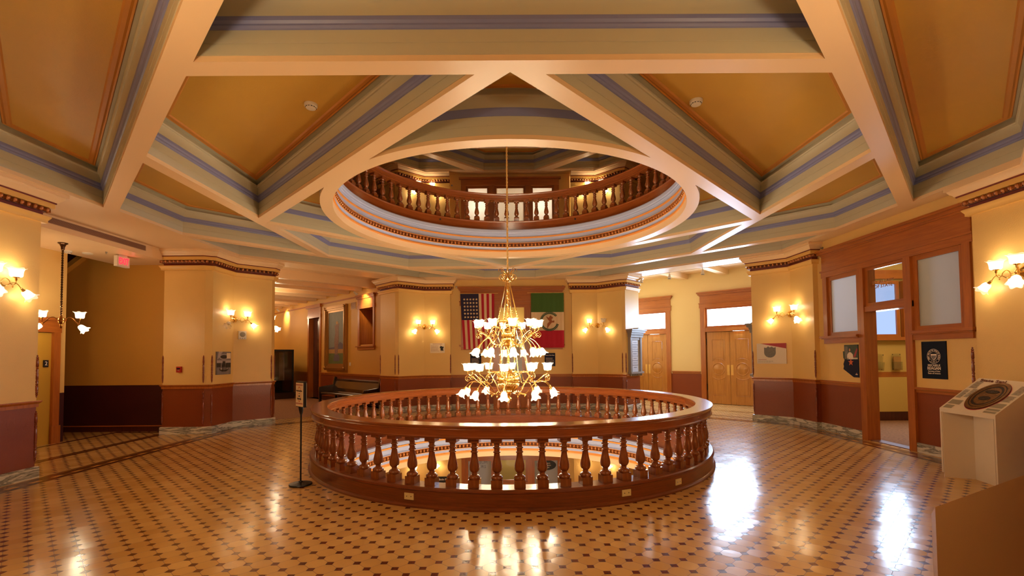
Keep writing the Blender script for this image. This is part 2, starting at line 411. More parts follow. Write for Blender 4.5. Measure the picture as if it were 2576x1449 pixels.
def eggs(mb, pts, z, off, sp, closed=False, scale=1.0):
    n = len(pts)
    q = off_poly(pts, off) if closed else None
    if not closed:
        ext = [(2*pts[0][0]-pts[1][0], 2*pts[0][1]-pts[1][1])]+list(pts)+[(2*pts[-1][0]-pts[-2][0], 2*pts[-1][1]-pts[-2][1])]
        q = off_poly(ext, off)[1:-1]
    for i in range(n if closed else n-1):
        a, b = Vector(q[i]), Vector(q[(i+1) % n]); L = (b-a).length; d = (b-a).normalized(); nn = Vector((-d.y, d.x))
        k = max(1, round(L/sp))
        for j in range(k):
            p = a+d*L*(j+.5)/k
            mb.ellipsoid((p.x, p.y, z), (d.x*.024*scale, d.y*.024*scale, 0), (nn.x*.026*scale, nn.y*.026*scale, 0), (nn.x*.008, nn.y*.008, .029*scale), 'egg_bronze', 8, 5)
            for sg in (-1, 1):
                e = p+d*sg*sp*.38
                mb.ellipsoid((e.x, e.y, z), (d.x*.006, d.y*.006, 0), (nn.x*.018*scale, nn.y*.018*scale, 0), (d.x*sg*-.004, d.y*sg*-.004, .028*scale), 'egg_bronze', 5, 3)
trim_no = [0]
def trim(mb, label, cat='trim', smooth=35):
    trim_no[0] += 1
    o = mb.build('trim_%d' % trim_no[0], smooth=smooth); struct(o, label, cat); return o
def wall(side, pts, label, ztop=ZC, col='wall_yellow', wains=True, base=0, zb=0, lower='wainscot', basek='marble', railk='oak'):
    mb = MB()
    if wains: mb.sweep(pts, [(0, zb, lower), (0, 1.0+zb, lower), (0, 1.0+zb, col), (0, ztop, col)])
    else: mb.sweep(pts, [(0, zb, col), (0, ztop, col)])
    o = mb.build('wall_'+side); struct(o, label, 'wall')
    if wains:
        b = MB().sweep(pts, [(a, z+zb, basek) for a, z in MARB]).build('baseboard_'+side, smooth=40); struct(b, ('grey veined marble baseboard' if basek == 'marble' else 'dark wooden baseboard')+' along '+label, 'baseboard')
        trim(MB().sweep(pts, [(a, z+zb, railk) for a, z in RAILP], caps=False), 'wooden chair rail along '+label, 'chair rail')
    return o
def cornice(pts, label, dz=0):
    trim(MB().sweep(pts, cornice_prof(dz)), 'cream, red and yellow cornice on '+label, 'cornice')
    m = MB(); eggs(m, pts, 3.853+dz, .064, .092, scale=1.22); trim(m, 'bronze egg and dart moulding under cornice of '+label, 'moulding', 60)

NAMES = {'P5': 'pier left of the office front', 'P4': 'pier between the green flag and the daylit doors', 'P1': 'pier right of the bench corridor', 'P2': 'pier left of the bench corridor', 'P3': 'pier at the far left edge', 'P6': 'pier at the far right edge'}
for nm, pts in (('P5', P5), ('P4', P4), ('P1', P1), ('P2', P2), ('P3', P3), ('P6', P6)):
    side = {'P5': 'northeast_pier', 'P4': 'north_pier_right', 'P1': 'north_pier_left', 'P2': 'west_pier_far', 'P3': 'west_pier_near', 'P6': 'east_pier_near'}[nm]
    wall(side, pts, NAMES[nm]); cornice(pts, NAMES[nm])

# walls with openings are laid out in the wall's own frame (x right, z up, -y out of the wall)
def front_wall(name, origin, n, x0, x1, z1, holes, label, col='wall_yellow', z0=0, wains=True, lower='wainscot', thick=.22, door=None):
    """wall panel with rectangular holes; door=(a,b) leaves a gap down to the floor"""
    mb = MB(); xs = sorted({x0, x1}|{h[0] for h in holes}|{h[1] for h in holes}); zs = sorted({z0, z1}|{h[2] for h in holes}|{h[3] for h in holes}|({z0+1.0} if wains else set()))
    inside = lambda x, z: any(h[0] < x < h[1] and h[2] < z < h[3] for h in holes)
    for i in range(len(xs)-1):
        for j in range(len(zs)-1):
            a, b, c, d = xs[i], xs[i+1], zs[j], zs[j+1]
            if inside((a+b)/2, (c+d)/2): continue
            k = lower if wains and d <= z0+1.0+1e-6 else col
            mb.quad((a, 0, c), (b, 0, c), (b, 0, d), (a, 0, d), k); mb.quad((b, thick, c), (a, thick, c), (a, thick, d), (b, thick, d), col)
    for h in holes:
        a, b, c, d = h
        mb.quad((a, 0, c), (a, thick, c), (a, thick, d), (a, 0, d), 'oak'); mb.quad((b, thick, c), (b, 0, c), (b, 0, d), (b, thick, d), 'oak')
        mb.quad((a, 0, d), (a, thick, d), (b, thick, d), (b, 0, d), 'oak')
        if c > z0: mb.quad((a, thick, c), (a, 0, c), (b, 0, c), (b, thick, c), 'oak')
    o = mb.build(name); o.location = (origin[0], origin[1], 0); o.rotation_euler = (0, 0, wallrot(n)); struct(o, label, 'wall')
    return o
def place(o, origin, n, z=0): o.location = (origin[0], origin[1], z); o.rotation_euler = (0, 0, wallrot(n)); return o
def base_and_rail(side, origin, n, spans, label, z0=0):
    mb = MB(); mr = MB()
    for a, b in spans:
        mb.box(a, b, -.035, 0, z0, z0+.158, 'marble'); mr.box(a, b, -.018, 0, z0+1.0, z0+1.045, 'oak_x'); mr.box(a, b, -.042, 0, z0+1.052, z0+1.09, 'oak_x')
    b = place(mb.build('baseboard_'+side), origin, n); struct(b, 'marble baseboard below '+label, 'baseboard')
    r = place(mr.build('trim_rail'), origin, n); trim_no[0] += 1; r.name = 'trim_%d' % trim_no[0]; struct(r, 'oak chair rail beside '+label, 'chair rail')
def header(m, x0, x1, zb, zm, zt, k='oak_x'):
    """entablature over a window group: architrave, frieze, crown"""
    m.box(x0, x1, -.035, .0, zb, zm-.02, k); m.box(x0-.015, x1+.015, -.055, .0, zm-.02, zm+.012, k)
    m.box(x0+.02, x1-.02, -.03, .0, zm+.012, zt-.13, k)
    m.box(x0-.0, x1+.0, -.05, .0, zt-.13, zt-.10, k); m.box(x0-.03, x1+.03, -.08, .0, zt-.10, zt-.045, k); m.box(x0-.06, x1+.06, -.115, .0, zt-.045, zt, k)
def frame_rect(m, a, b, c, d, w, y0, y1, k='oak', kx='oak_x', bottom=True):
    m.box(a, a+w, y0, y1, c, d, k); m.box(b-w, b, y0, y1, c, d, k); m.box(a+w, b-w, y0, y1, d-w, d, kx)
    if bottom: m.box(a+w, b-w, y0, y1, c, c+w, kx)

# ---- north wall (flags) and east wall (office front): same joinery
def triple(origin, n, z0, zt, tag_, num, mid_open, side_glass='frosted_glass', doorfill=None):
    zs, zh, sill = z0+2.12, zt-.60, z0+2.03
    trim_no[0] += 1
    m = MB()
    header(m, -1.66, 1.66, zh, zh+.14, zt)
    for x0, x1 in ((-1.62, -1.50), (1.50, 1.62)): m.box(x0, x1, -.035, 0, sill, zh, 'oak')
    for x0, x1 in ((-.60, -.46), (.46, .60)): m.box(x0, x1, -.045, .2, z0, zh, 'oak')
    m.box(-.60, .60, -.03, .2, z0+2.46, z0+2.56, 'oak_x')
    for s in (-1, 1):
        a, b = sorted((s*.60, s*1.68)); m.box(a, b, -.10, 0, sill-.035, sill+.01, 'oak_x'); m.box(a+(.03 if s < 0 else 0), b-(.03 if s > 0 else 0), -.07, 0, sill-.055, sill-.035, 'oak_x'); m.box(a+(.06 if s < 0 else 0), b-(.06 if s > 0 else 0), -.035, 0, sill-.15, sill-.055, 'oak_x')
    o = place(m.build('trim_%d' % trim_no[0]), origin, n); struct(o, 'oak door and window casing with crown of '+tag_, 'casing')
    wins = []
    for i, s in enumerate((-1, 1)):
        a, b = sorted((s*.60, s*1.50)); w = MB(); frame_rect(w, a, b, sill, zh, .085, .0, .05)
        q = place(w.build('window_%d' % (num+i)), origin, n); struct(q, ('left' if i == 0 else 'right')+' frosted side window of '+tag_, 'window')
        g = MB().box(a+.085, b-.085, .02, .028, sill+.085, zh-.085, side_glass).build('pane', q)
        wins.append(q)
    w = MB(); frame_rect(w, -.46, .46, z0+2.56, zh, .06, .0, .05)
    q = place(w.build('window_%d' % (num+2)), origin, n); struct(q, 'transom window over the door of '+tag_, 'window')
    MB().box(-.40, .40, .02, .028, z0+2.62, zh-.06, 'clear_glass').build('pane', q)
    return q
NH = [(-1.50, -.60, 2.03, 3.4), (-.60, .60, 0, 3.4), (.60, 1.50, 2.03, 3.4)]
NX = .045
front_wall('wall_north', (NX, 6.45), (0, -1), -1.95, 1.93, ZC, NH, 'north wall behind the two flags')
base_and_rail('north', (NX, 6.45), (0, -1), [(-1.93, -.60), (.60, 1.91)], 'the flags')
triple((NX, 6.45), (0, -1), 0, 3.81+.08, 'the flag wall', 1, False)
EY = .075
front_wall('wall_east', (6.85, EY), (-1, 0), -1.82, 1.76, ZC, NH, 'east wall with the office front')
base_and_rail('east', (6.85, EY), (-1, 0), [(-1.80, -.60), (.60, 1.66)], 'the office doorway')
etr = triple((6.85, EY), (-1, 0), 0, 3.91, 'the office front', 4, True)
txt('SECRETARY\nOF STATE', .082, 'gold_letter', etr, 'gold_lettering', (-.04, .012, 2.95), bold=.002, depth=.001, sx=1.15)

# ------------------------------------------------------------------ octagon tile floor
RW = 3.12     # radius of the well
fo = [(6.9, -4.1), (6.9, 3.4), (8.6, 5.6), (8.6, 5.8), (4.6, 9.8), (2.7, 7.9), (4.0, 6.6), (3.4, 6.5), (-3.4, 6.5), (-4.0, 6.6), (-6.95, 4.3), (-7.0, 2.6), (-11, 2.6), (-11, -2.2), (-7.8, -2.2), (-7.0, -3.9), (-4, -7), (-2.0, -7), (-2.0, -10.7), (2, -10.7), (2, -7), (4, -7)]
m = MB(); m.plate([ccw(fo), circle(RW, 128)], 0, 'octagon_tile')
OCT = [(6.74, -2.75), (6.74, 2.72), (2.77, 6.32), (-2.72, 6.32), (-6.73, 2.92), (-6.73, -2.75), (-2.75, -6.74), (2.75, -6.74)]
def strip(pts, a, b, k, closed=True, z=.0015): m.sweep(pts, [(a, z, k), (b, z, k)], closed=closed)
strip(OCT, 0, .09, 'floor_tan'); strip(OCT, .09, .15, 'floor_dark'); strip(OCT, .15, .25, 'floor_tan'); strip(OCT, .25, .32, 'floor_dark')
# brick course inside the border: short cream and tan tiles
for i in range(8):
    a, b = Vector(OCT[i]), Vector(OCT[(i+1) % 8]); d = (b-a).normalized(); nn = Vector((-d.y, d.x)); L = (b-a).length-.3; k = int(L/.15)
    for j in range(0, k, 2):
        p = a+d*(.15+j*L/k)+nn*.16; q = p+d*.14
        m.quad((p.x, p.y, .0022), (q.x, q.y, .0022), (q.x+nn.x*.075, q.y+nn.y*.075, .0022), (p.x+nn.x*.075, p.y+nn.y*.075, .0022), 'floor_cream')
for x in (-7.75,):
    for w, k in ((0, 'floor_dark'), (.13, 'floor_dark')): m.quad((x-w, -2, .0015), (x-w+.06, -2, .0015), (x-w+.06, 2.05, .0015), (x-w, 2.05, .0015), k)
    m.quad((x-.07, -2, .0012), (x, -2, .0012), (x, 2.05, .0012), (x-.07, 2.05, .0012), 'floor_tan')
m.quad((-9.1, -2, .0015), (-9.0, -2, .0015), (-9.0, 2.45, .0015), (-9.1, 2.45, .0015), 'floor_dark'); m.quad((-9.1, 2.3, .0016), (-7.8, 2.3, .0016), (-7.8, 2.4, .0016), (-9.1, 2.4, .0016), 'floor_dark')
for t in (9.95, 11.6):      # bands across the daylit vestibule
    for w in (0, .16):
        a = Vector(((t-2.2)/2-1.7+.2, (t+2.2)/2+1.5)); 
        c = Vector(((t+w)/2, (t+w)/2)); d = Vector((-1, 1)).normalized(); e = Vector((1, 1)).normalized()*.035
        p, q = c-d*2.1, c+d*2.3
        m.quad((p.x, p.y, .0015), (p.x+e.x, p.y+e.y, .0015), (q.x+e.x, q.y+e.y, .0015), (q.x, q.y, .0015), 'floor_dark')
fl = m.build('floor'); struct(fl, 'cream octagon tile floor with small dark square insets', 'floor')

# ------------------------------------------------------------------ coffered ceiling
I_, O_, DI, DO, BI, BO = 4.393, 4.583, 4.425, 4.703, 7.202, 7.48
RC, RO = 3.008, 3.196
def coffers(nshift=True):
    A = [[rot2(p, k) for p in ((-(DO-I_), -I_), (-(BI-I_), -I_), (-I_, -(BI-I_)), (-I_, -(DO-I_)))] for k in range(4)]
    t0 = math.atan2(-2.673, -1.752); t1 = math.atan2(-2.673, 1.752)
    arc = [(RO*math.cos(t0+(t1-t0)*i/24), RO*math.sin(t0+(t1-t0)*i/24)) for i in range(25)]
    B = [[rot2(p, k) for p in [(0, -DI)]+arc[::-1]] for k in range(4)]
    C = [[rot2(p, k) for p in ((-(BI-O_), -O_), (BI-O_, -O_), (BI-6.46, -6.46), (-(BI-6.46), -6.46))] for k in (0, 1, 3)]
    C.append([((BI-O_), O_), (-(BI-O_), O_), (-.8, 6.2), (.8, 6.2)])
    D = [[(-6.55, -.93), (-6.55, -2.6), (-2.6, -6.55), (-.93, -6.55)], [(6.55, -.93), (6.55, -2.6), (2.6, -6.55), (.93, -6.55)],
         [(-6.5, .98), (-6.5, 2.72), (-2.85, 6.1), (-1.38, 6.1)], [(6.5, .98), (6.5, 2.62), (2.85, 6.1), (1.38, 6.1)]]
    return [ccw(x) for x in A+B+C+D]
COFF = coffers()
SL = [(7.0, -3.6), (7.0, 3.05), (3.55, 6.5), (-3.45, 6.5), (-3.6, 6.5), (-6.9, 3.2), (-7.76, 3.2), (-7.76, -2.1), (-7.1, -2.1), (-7.1, -3.6), (-3.6, -7.1), (-2.1, -7.1), (-2.1, -10.7), (2.1, -10.7), (2.1, -7.1), (3.6, -7.1)]
CP = [(0, 0, 'cream_paint'), (.0, .05, 'fascia_green'), (.006, .05, 'fascia_green'), (.006, .148, 'fascia_green'), (.0, .150, 'fascia_green'), (.0, .154, 'fascia_green'), (.006, .156, 'fascia_green'), (.006, .262, 'lavender'), (.02, .266, 'lavender'),
      (.03, .285, 'lavender'), (.03, .30, 'lavender'), (.045, .318, 'lavender'), (.05, .34, 'lavender'), (.05, .35, 'fascia_green'), (.052, .39, 'fascia_green'), (.06, .43, 'fascia_green'), (.076, .462, 'fascia_green'), (.09, .465, 'fascia_green'),
      (.10, .478, 'fascia_green'), (.10, .492, 'fascia_green'), (.05, .50, 'fascia_green'), (.05, .56, 'fascia_green'), (.12, .565, 'panel_border'), (.13, .548, 'panel_border'), (.145, .555, 'panel_border'), (.165, .545, 'panel_border'), (.20, .545, 'panel_border'), (.215, .56, 'panel_border')]
def coffered(z, only=None, name='ceiling', label='', slab=SL, big_hole=RC):
    m = MB(); cf = [c for i, c in enumerate(COFF) if only is None or i in only]
    m.plate([ccw(slab)]+[list(reversed(c)) for c in cf]+([list(reversed(circle(big_hole, 128)))] if big_hole else []), z, 'cream_paint')
    for c in cf:
        arc = len(c) > 10
        sc = .55 if arc else 1.0
        m.sweep(c, [(o*sc, z+h, k) for o, h, k in CP], closed=True)
        m.plate([off_poly(c, .215*sc)], z+.56, 'panel_orange')
    m.sweep(ccw(slab), [(0, z, 'cream_paint'), (0, z+.62, 'cream_paint')], closed=True)
    o = m.build(name, smooth=25); struct(o, label, 'ceiling'); return o
coffered(ZC, label='cream beamed ceiling with deep orange coffers')

# ------------------------------------------------------------------ ring cornice of each well
def ring(zc, zw, label, n=160, arc=None):
    """zc soffit height, zw underside of the wooden base; profile runs upward on the inside of the well"""
    P = [(3.008, 0, 'cream_paint'), (3.008, .125, 'gold_strip'), (2.985, .128, 'gold_strip'), (2.985, .15, 'gold_strip'), (3.0, .158, 'gold_strip'), (3.01, .175, 'well_lavender'), (3.02, .178, 'well_lavender'), (3.02, .205, 'well_lavender'), (3.005, .232, 'gold_strip'), (2.99, .234, 'gold_strip'), (2.99, .246, 'egg_ground'),
         (3.02, .248, 'egg_ground'), (3.0, .33, 'gold_strip'), (2.985, .332, 'gold_strip'), (2.985, .342, 'well_lavender'), (3.03, .345, 'well_lavender'), (3.04, .46, 'gold_strip'), (3.015, .463, 'gold_strip'), (3.015, .49, 'gold_strip'), (3.035, .495, 'well_lavender')]
    h = zw-zc
    T = [(3.035, .51), (3.02, .515), (3.02, .55), (3.0, .56), (3.0, .585), (2.985, .60), (2.985, h-.02), (3.0, h)] if h > .62 else [(3.035, .50), (3.015, .505), (3.015, h-.03), (2.99, h-.02), (2.99, h)]
    prof = P+[(r, z, 'well_lavender') for r, z in T]+[(RW, h, 'well_lavender')]
    pts = circle(1, n); m = MB(); rows = []
    rng = range(n)
    for i in rng:
        t = 2*PI*i/n; rows.append([m.vert(r*math.cos(t), r*math.sin(t), zc+z) for r, z, k in prof])
    for i in range(n):
        for j in range(len(prof)-1): m.face([rows[i][j], rows[(i+1) % n][j], rows[(i+1) % n][j+1], rows[i][j+1]], prof[j][2])
    o = trim(m, 'lavender and gold moulded ring around '+label, 'ring moulding', 30)
    m = MB(); k = 208
    for i in range(k):
        t = 2*PI*i/k; c, s = math.cos(t), math.sin(t)
        m.ellipsoid((2.995*c, 2.995*s, zc+.29), (-s*.033, c*.033, 0), (-c*.034, -s*.034, 0), (0, 0, .040), 'egg_bronze', 8, 5)
        for e in (-.0125, .0125):
            c2, s2 = math.cos(t+e), math.sin(t+e); m.ellipsoid((2.998*c2, 2.998*s2, zc+.29), (-s2*.006, c2*.006, 0), (-c2*.022, -s2*.022, 0), (0, 0, .034), 'egg_bronze', 5, 3)
    trim(m, 'bronze egg and dart band around '+label, 'moulding', 60)
L3 = 4.805
ring(ZC, L3-.01, 'the well above'); ring(-.745, -.17, 'the well below the railing')
m = MB()   # cream underside beam seen below the ring of the well
m.sweep(circle(3.008, 128), [(0, -.745, 'cream_paint'), (-.25, -.745, 'cream_paint'), (-.25, -.3, 'cream_paint')], closed=True); trim(m, 'cream rim under the floor well', 'rim')
# ------------------------------------------------------------------ balustrades
def rail_prof(R, z0, pts): return [(r, z0+z) for r, z in pts]
HR = [(.10, .766), (.10, .776), (.115, .784), (.105, .796), (.105, .862), (.112, .868), (.108, .876), (.118, .884), (.122, .892), (.128, .905), (.124, .914), (-.118, .914), (-.124, .905), (-.118, .892), (-.112, .884), (-.104, .876), (-.108, .868), (-.10, .862), (-.10, .796), (-.108, .784), (-.095, .776), (-.095, .766)]
def lathe_ring(name, prof, R, k, parent, n=160, smooth=18):
    m = MB(); rows = []
    for i in range(n):
        t = 2*PI*i/n; rows.append([m.vert((R+r)*math.cos(t), (R+r)*math.sin(t), z) for r, z in prof])
    P = len(prof)
    for i in range(n):
        for j in range(P):
            m.face([rows[i][j], rows[(i+1) % n][j], rows[(i+1) % n][(j+1) % P], rows[i][(j+1) % P]], k)
    return m.build(name, parent, smooth=smooth)
def baluster_mesh():
    m = MB(); px = .000547
    Z = lambda y: .766-(y-215)*px
    m.box(-.062, .062, -.058, .058, .23, Z(1040), 'baluster_wood')
    m.box(-.062, .062, -.058, .058, Z(300), .766, 'baluster_wood')
    pr = [(.060, 1040), (.0655, 1020), (.066, 1000), (.060, 975), (.046, 955), (.033, 950), (.031, 925), (.032, 905), (.044, 885), (.055, 850), (.0585, 810), (.057, 770), (.050, 710), (.041, 640), (.034, 570), (.031, 515), (.040, 505), (.0425, 492), (.040, 480), (.032, 474), (.031, 425), (.040, 415), (.0425, 402), (.040, 390), (.031, 384), (.030, 350), (.036, 325), (.046, 305), (.056, 290)]
    m.lathe([(r, Z(y)) for r, y in pr], (0, 0, 0), 'baluster_wood', 20, cap=False)
    o = m.build('baluster', smooth=40); me = o.data; bpy.data.objects.remove(o); return me
BM = baluster_mesh()
def balustrade(z, label, arc, zbase):
    t = thing('balustrade', label, 'railing', (0, 0, z))
    R = 3.19
    lathe_ring('handrail', HR, R, 'rail_wood', t)
    lathe_ring('base_rail', [(.115, .0), (.145, .0), (.145, .022), (.13, .035), (.12, .04), (.12, .185), (.13, .195), (.125, .215), (.112, .23), (-.10, .23), (-.112, .215), (-.105, .20), (-.10, .19), (-.10, zbase), (-.07, zbase), (-.07, -.0)], R, 'base_wood' if z == 0 else 'rail_wood', t)
    n = 80
    for i in range(n):
        a = 2*PI*(i+.30)/n-PI/2
        if arc and math.sin(a) < arc: continue
        o = bpy.data.objects.new('baluster', BM); COL.objects.link(o); o.parent = t; o.location = (R*math.cos(a), R*math.sin(a), 0); o.rotation_euler = (0, 0, a+PI/2)
    return t
bal = balustrade(0, 'polished round wooden balustrade around the floor well, the near one', None, -.17)
bal3 = balustrade(L3, 'round wooden balustrade of the storey above, seen through the ceiling well', -.12, -.01)
def outlet(u_ang, kind):
    r = 3.31; o = MB(); a = u_ang
    o.box(-.06, .06, -.008, 0, -.036, .036, 'cream_plastic')
    if kind:
        for x in (-.026, .026): o.box(x-.014, x+.014, -.010, -.008, -.014, .014, 'white_plastic'); o.box(x-.006, x-.003, -.011, -.01, -.006, .006, 'ink'); o.box(x+.003, x+.006, -.011, -.01, -.006, .006, 'ink')
    else:
        for x in (-.028, .028): o.lathe([(.005, 0), (.005, .003)], (x, -.008, 0), 'ink', 8, axis=(0, -1, 0))
    q = o.build('outlet_plate', bal); q.location = (r*math.cos(a), r*math.sin(a), .115); q.rotation_euler = (0, 0, a+PI/2)
for kx in (-1.72, 1.60):
    ka = math.atan2(2.7, kx); MB().lathe([(.018, 0), (.02, .012), (.012, .02), (.014, .035), (.0, .04)], (3.09*math.cos(ka), 3.09*math.sin(ka), .14), 'ink', 12, axis=(-math.cos(ka), -math.sin(ka), 0)).build('nozzle', bal3, smooth=50)
outlet(math.atan2(-3.1, -1.16), 0); outlet(math.atan2(-3.05, 1.28), 0); outlet(math.atan2(-2.62, 2.03), 1)

# ------------------------------------------------------------------ lamp shades, shared meshes
def shade_mesh(name, kind, k):
    m = MB()
    if kind == 'up': pr = [(.030, 0), (.056, .004), (.066, .02), (.068, .055), (.072, .085), (.080, .108), (.094, .122), (.099, .121)]
    else: pr = [(.026, 0), (.036, .006), (.048, .03), (.053, .06), (.055, .085), (.062, .105), (.078, .122), (.086, .128)]
    m.lathe(pr, (0, 0, 0), k, 48, ruffle=.12, nr=6, cap=False, ks=[k]*(len(pr)-3)+[k if k == 'unlit_shade' else 'shade_rim']*2)
    o = m.build(name, smooth=80); me = o.data; bpy.data.objects.remove(o); return me
SH = {(a, b): shade_mesh('lamp_shade', a, b) for a in ('up', 'down') for b in ('lit_shade', 'unlit_shade')}
def bulb_mesh(k):
    m = MB(); m.ellipsoid((0, 0, .055), (.026, 0, 0), (0, .026, 0), (0, 0, .034), k, 10, 6)
    o = m.build('bulb', smooth=80); me = o.data; bpy.data.objects.remove(o); return me
BU = {'on': bulb_mesh('bulb_glow'), 'off': bulb_mesh('white_plastic')}
def fitter(m, c, d, k='brass'):
    """gallery cup that carries a shade at c along direction d"""
    m.lathe([(.006, -.05), (.012, -.045), (.012, -.02), (.02, -.012), (.036, -.004), (.038, .004), (.034, .006)], c, k, 12, axis=d)
LIGHTC = (1, .825, .56)
LN = [0]
def bulb_light(parent, loc, power, r=.03, col=LIGHTC, name='bulb_light'):
    ld = bpy.data.lights.new(name, 'POINT'); ld.energy = power; ld.color = col; ld.shadow_soft_size = r
    o = bpy.data.objects.new(name, ld); COL.objects.link(o); o.parent = parent; o.location = loc; LN[0] += 1; return o
def add_shade(parent, c, d, kind, on=True, power=4, light=True):
    q = Vector(d).normalized().to_track_quat('Z', 'Y')
    s = link_mesh('lamp_shade', SH[(kind, 'lit_shade' if on else 'unlit_shade')], parent, c, q)
    link_mesh('bulb', BU['on' if on else 'off'], s)
    if on and light: bulb_light(parent, Vector(c)+Vector(d).normalized()*.085, power)
    return s
def helix(m, c, r, z0, z1, rr, turns, k, seg=6, n=None):
    n = n or int(turns*8); m.tube([(c[0]+r*math.cos(2*PI*turns*i/n), c[1]+r*math.sin(2*PI*turns*i/n), z0+(z1-z0)*i/n) for i in range(n+1)], rr, k, seg)
def spiral(c, ax, r0, r1, a0, a1, n=22):
    """flat spiral in the plane spanned by ax and z"""
    return [Vector(c)+Vector(ax)*(r0+(r1-r0)*i/n)*math.cos(a0+(a1-a0)*i/n)+Vector((0, 0, 1))*(r0+(r1-r0)*i/n)*math.sin(a0+(a1-a0)*i/n) for i in range(n+1)]
def bez(p, n=14):
    """smooth curve through control points (Catmull-Rom)"""
    p = [Vector(x) for x in p]; q = [2*p[0]-p[1]]+p+[2*p[-1]-p[-2]]; out = []
    for i in range(1, len(q)-2):
        for j in range(n):
            t = j/n; a, b, c, d = q[i-1:i+3]
            out.append(.5*((2*b)+(c-a)*t+(2*a-5*b+4*c-d)*t*t+(3*b-a-3*c+d)*t**3))
    out.append(p[-1]); return out

# ------------------------------------------------------------------ wall sconces
def sconce(loc, n, label, off=(), power=5, z=2.62, light=(0, 1, 2, 3), kmetal='brass', ups_only=False):
    t = thing('wall_sconce', label, 'wall lamp', (loc[0], loc[1], z), wallrot(n), 'wall sconces')
    m = MB(); m.lathe([(.012, -.06), (.055, -.02), (.075, .01), (.078, .03), (.06, .045), (.05, .06), (.03, .075), (.028, .10), (.018, .115), (.0, .12)], (0, 0, 0), kmetal, 20, axis=(0, -1, 0)); m.build('backplate', t, smooth=40)
    j = 0
    for s in (-1, 1):
        d = Vector((s*math.sin(math.radians(58)), -math.cos(math.radians(58)), 0)); P = lambda a, z_: d*a+Vector((0, -.06, z_))
        m = MB()
        m.tube(bez([P(.0, .0), P(.04, -.01), P(.07, -.025), P(.10, -.01), P(.12, .03), P(.15, .045), P(.185, .02), P(.20, -.02), P(.225, -.035), P(.25, -.02), P(.262, .01), P(.262, .05)], 6), .0055, kmetal, 6)
        m.tube(bez([P(.10, -.01), P(.11, -.045), P(.14, -.06), P(.17, -.04), P(.20, -.02), P(.24, -.005), P(.28, -.02), P(.315, -.065)], 6), .005, kmetal, 6)
        m.ellipsoid(P(.225, -.06), (.01, 0, 0), (0, .01, 0), (0, 0, .014), kmetal, 8, 5)
        uc = P(.262, .075); dd = (d*.78+Vector((0, 0, -1))*.75).normalized(); dc = P(.315, -.065)+dd*.05
        fitter(m, uc, (0, 0, 1), kmetal)
        m.lathe([(.008, -.05), (.016, -.04), (.013, -.03), (.018, -.02), (.02, 0), (.034, .004)], dc, kmetal, 12, axis=dd)
        m.build('arm', t, smooth=50)
        add_shade(t, uc, (0, 0, 1), 'up', on=(j not in off), power=power, light=j in light); j += 1
        add_shade(t, dc, dd, 'down', on=(j not in off), power=power*.8, light=j in light); j += 1
    return t
c8 = lambda deg: (math.cos(math.radians(deg)), math.sin(math.radians(deg)))
SP = 1.35
sconce((-2.72, 6.32), c8(-70), 'brass four-light wall sconce above the small notice board, left of the striped flag', power=SP)
sconce((2.77, 6.32), c8(-110), 'brass wall sconce right of the green flag, its right upward shade unlit', off=(2,), power=SP)
sconce((-6.73, 2.92), c8(-22), 'brass wall sconce over the white speaker box, one downward shade dark', off=(1,), power=SP)
sconce((6.74, 2.72), c8(202), 'brass wall sconce above the white board with red corner', power=SP)
sconce((-6.8, -2.35), c8(22), 'large brass wall sconce cut by the left edge of the view', power=SP, z=2.72)
sconce((6.74, -2.35), c8(158), 'large brass wall sconce cut by the right edge, above the seal display', power=SP, z=2.72)

# ------------------------------------------------------------------ main chandelier
CX = -.05
ch = thing('chandelier', 'big two-tier gilt brass chandelier with frosted shades hanging through the round well', 'chandelier', (CX, 0, 0))
m = MB(); helix(m, (0, 0), .009, 3.2, 9.0, .010, 46, 'rope_gold', 6, 400); helix(m, (0, 0), -.009, 3.2, 9.0, .010, 46, 'rope_gold', 6, 400); m.build('suspension_rope', ch, smooth=60)
m = MB()
m.lathe([(.0, 3.24), (.02, 3.22), (.03, 3.19), (.02, 3.15), (.035, 3.10), (.05, 3.06), (.03, 3.03), (.022, 3.0), (.028, 2.97), (.02, 2.93), (.0, 2.92)], (0, 0, 0), 'brass', 18)
for i in range(8):
    a = 2*PI*i/8; d = (math.cos(a), math.sin(a), 0)
    m.tube(bez([Vector(d)*.03+Vector((0, 0, 3.05)), Vector(d)*.09+Vector((0, 0, 3.03)), Vector(d)*.155+Vector((0, 0, 3.08)), Vector(d)*.125+Vector((0, 0, 3.145)), Vector(d)*.075+Vector((0, 0, 3.13)), Vector(d)*.085+Vector((0, 0, 3.085)), Vector(d)*.115+Vector((0, 0, 3.10))], 6), .006, 'brass', 6)
    m.tube(bez([Vector(d)*.03+Vector((0, 0, 3.14)), Vector(d)*.08+Vector((0, 0, 3.18)), Vector(d)*.13+Vector((0, 0, 3.25)), Vector(d)*.165+Vector((0, 0, 3.235)), Vector(d)*.155+Vector((0, 0, 3.20))], 6), .005, 'brass', 6)
m.build('crown', ch, smooth=50)
m = MB(); m.tube([(0, 0, 2.95), (0, 0, .85)], .014, 'brass', 10)
for z0, z1 in ((2.26, 2.93), (1.42, 1.90)): helix(m, (0, 0), .016, z0, z1, .008, (z1-z0)*16, 'brass', 6); helix(m, (0, 0), -.016, z0, z1, .008, (z1-z0)*16, 'brass', 6)
m.build('stem', ch, smooth=50)
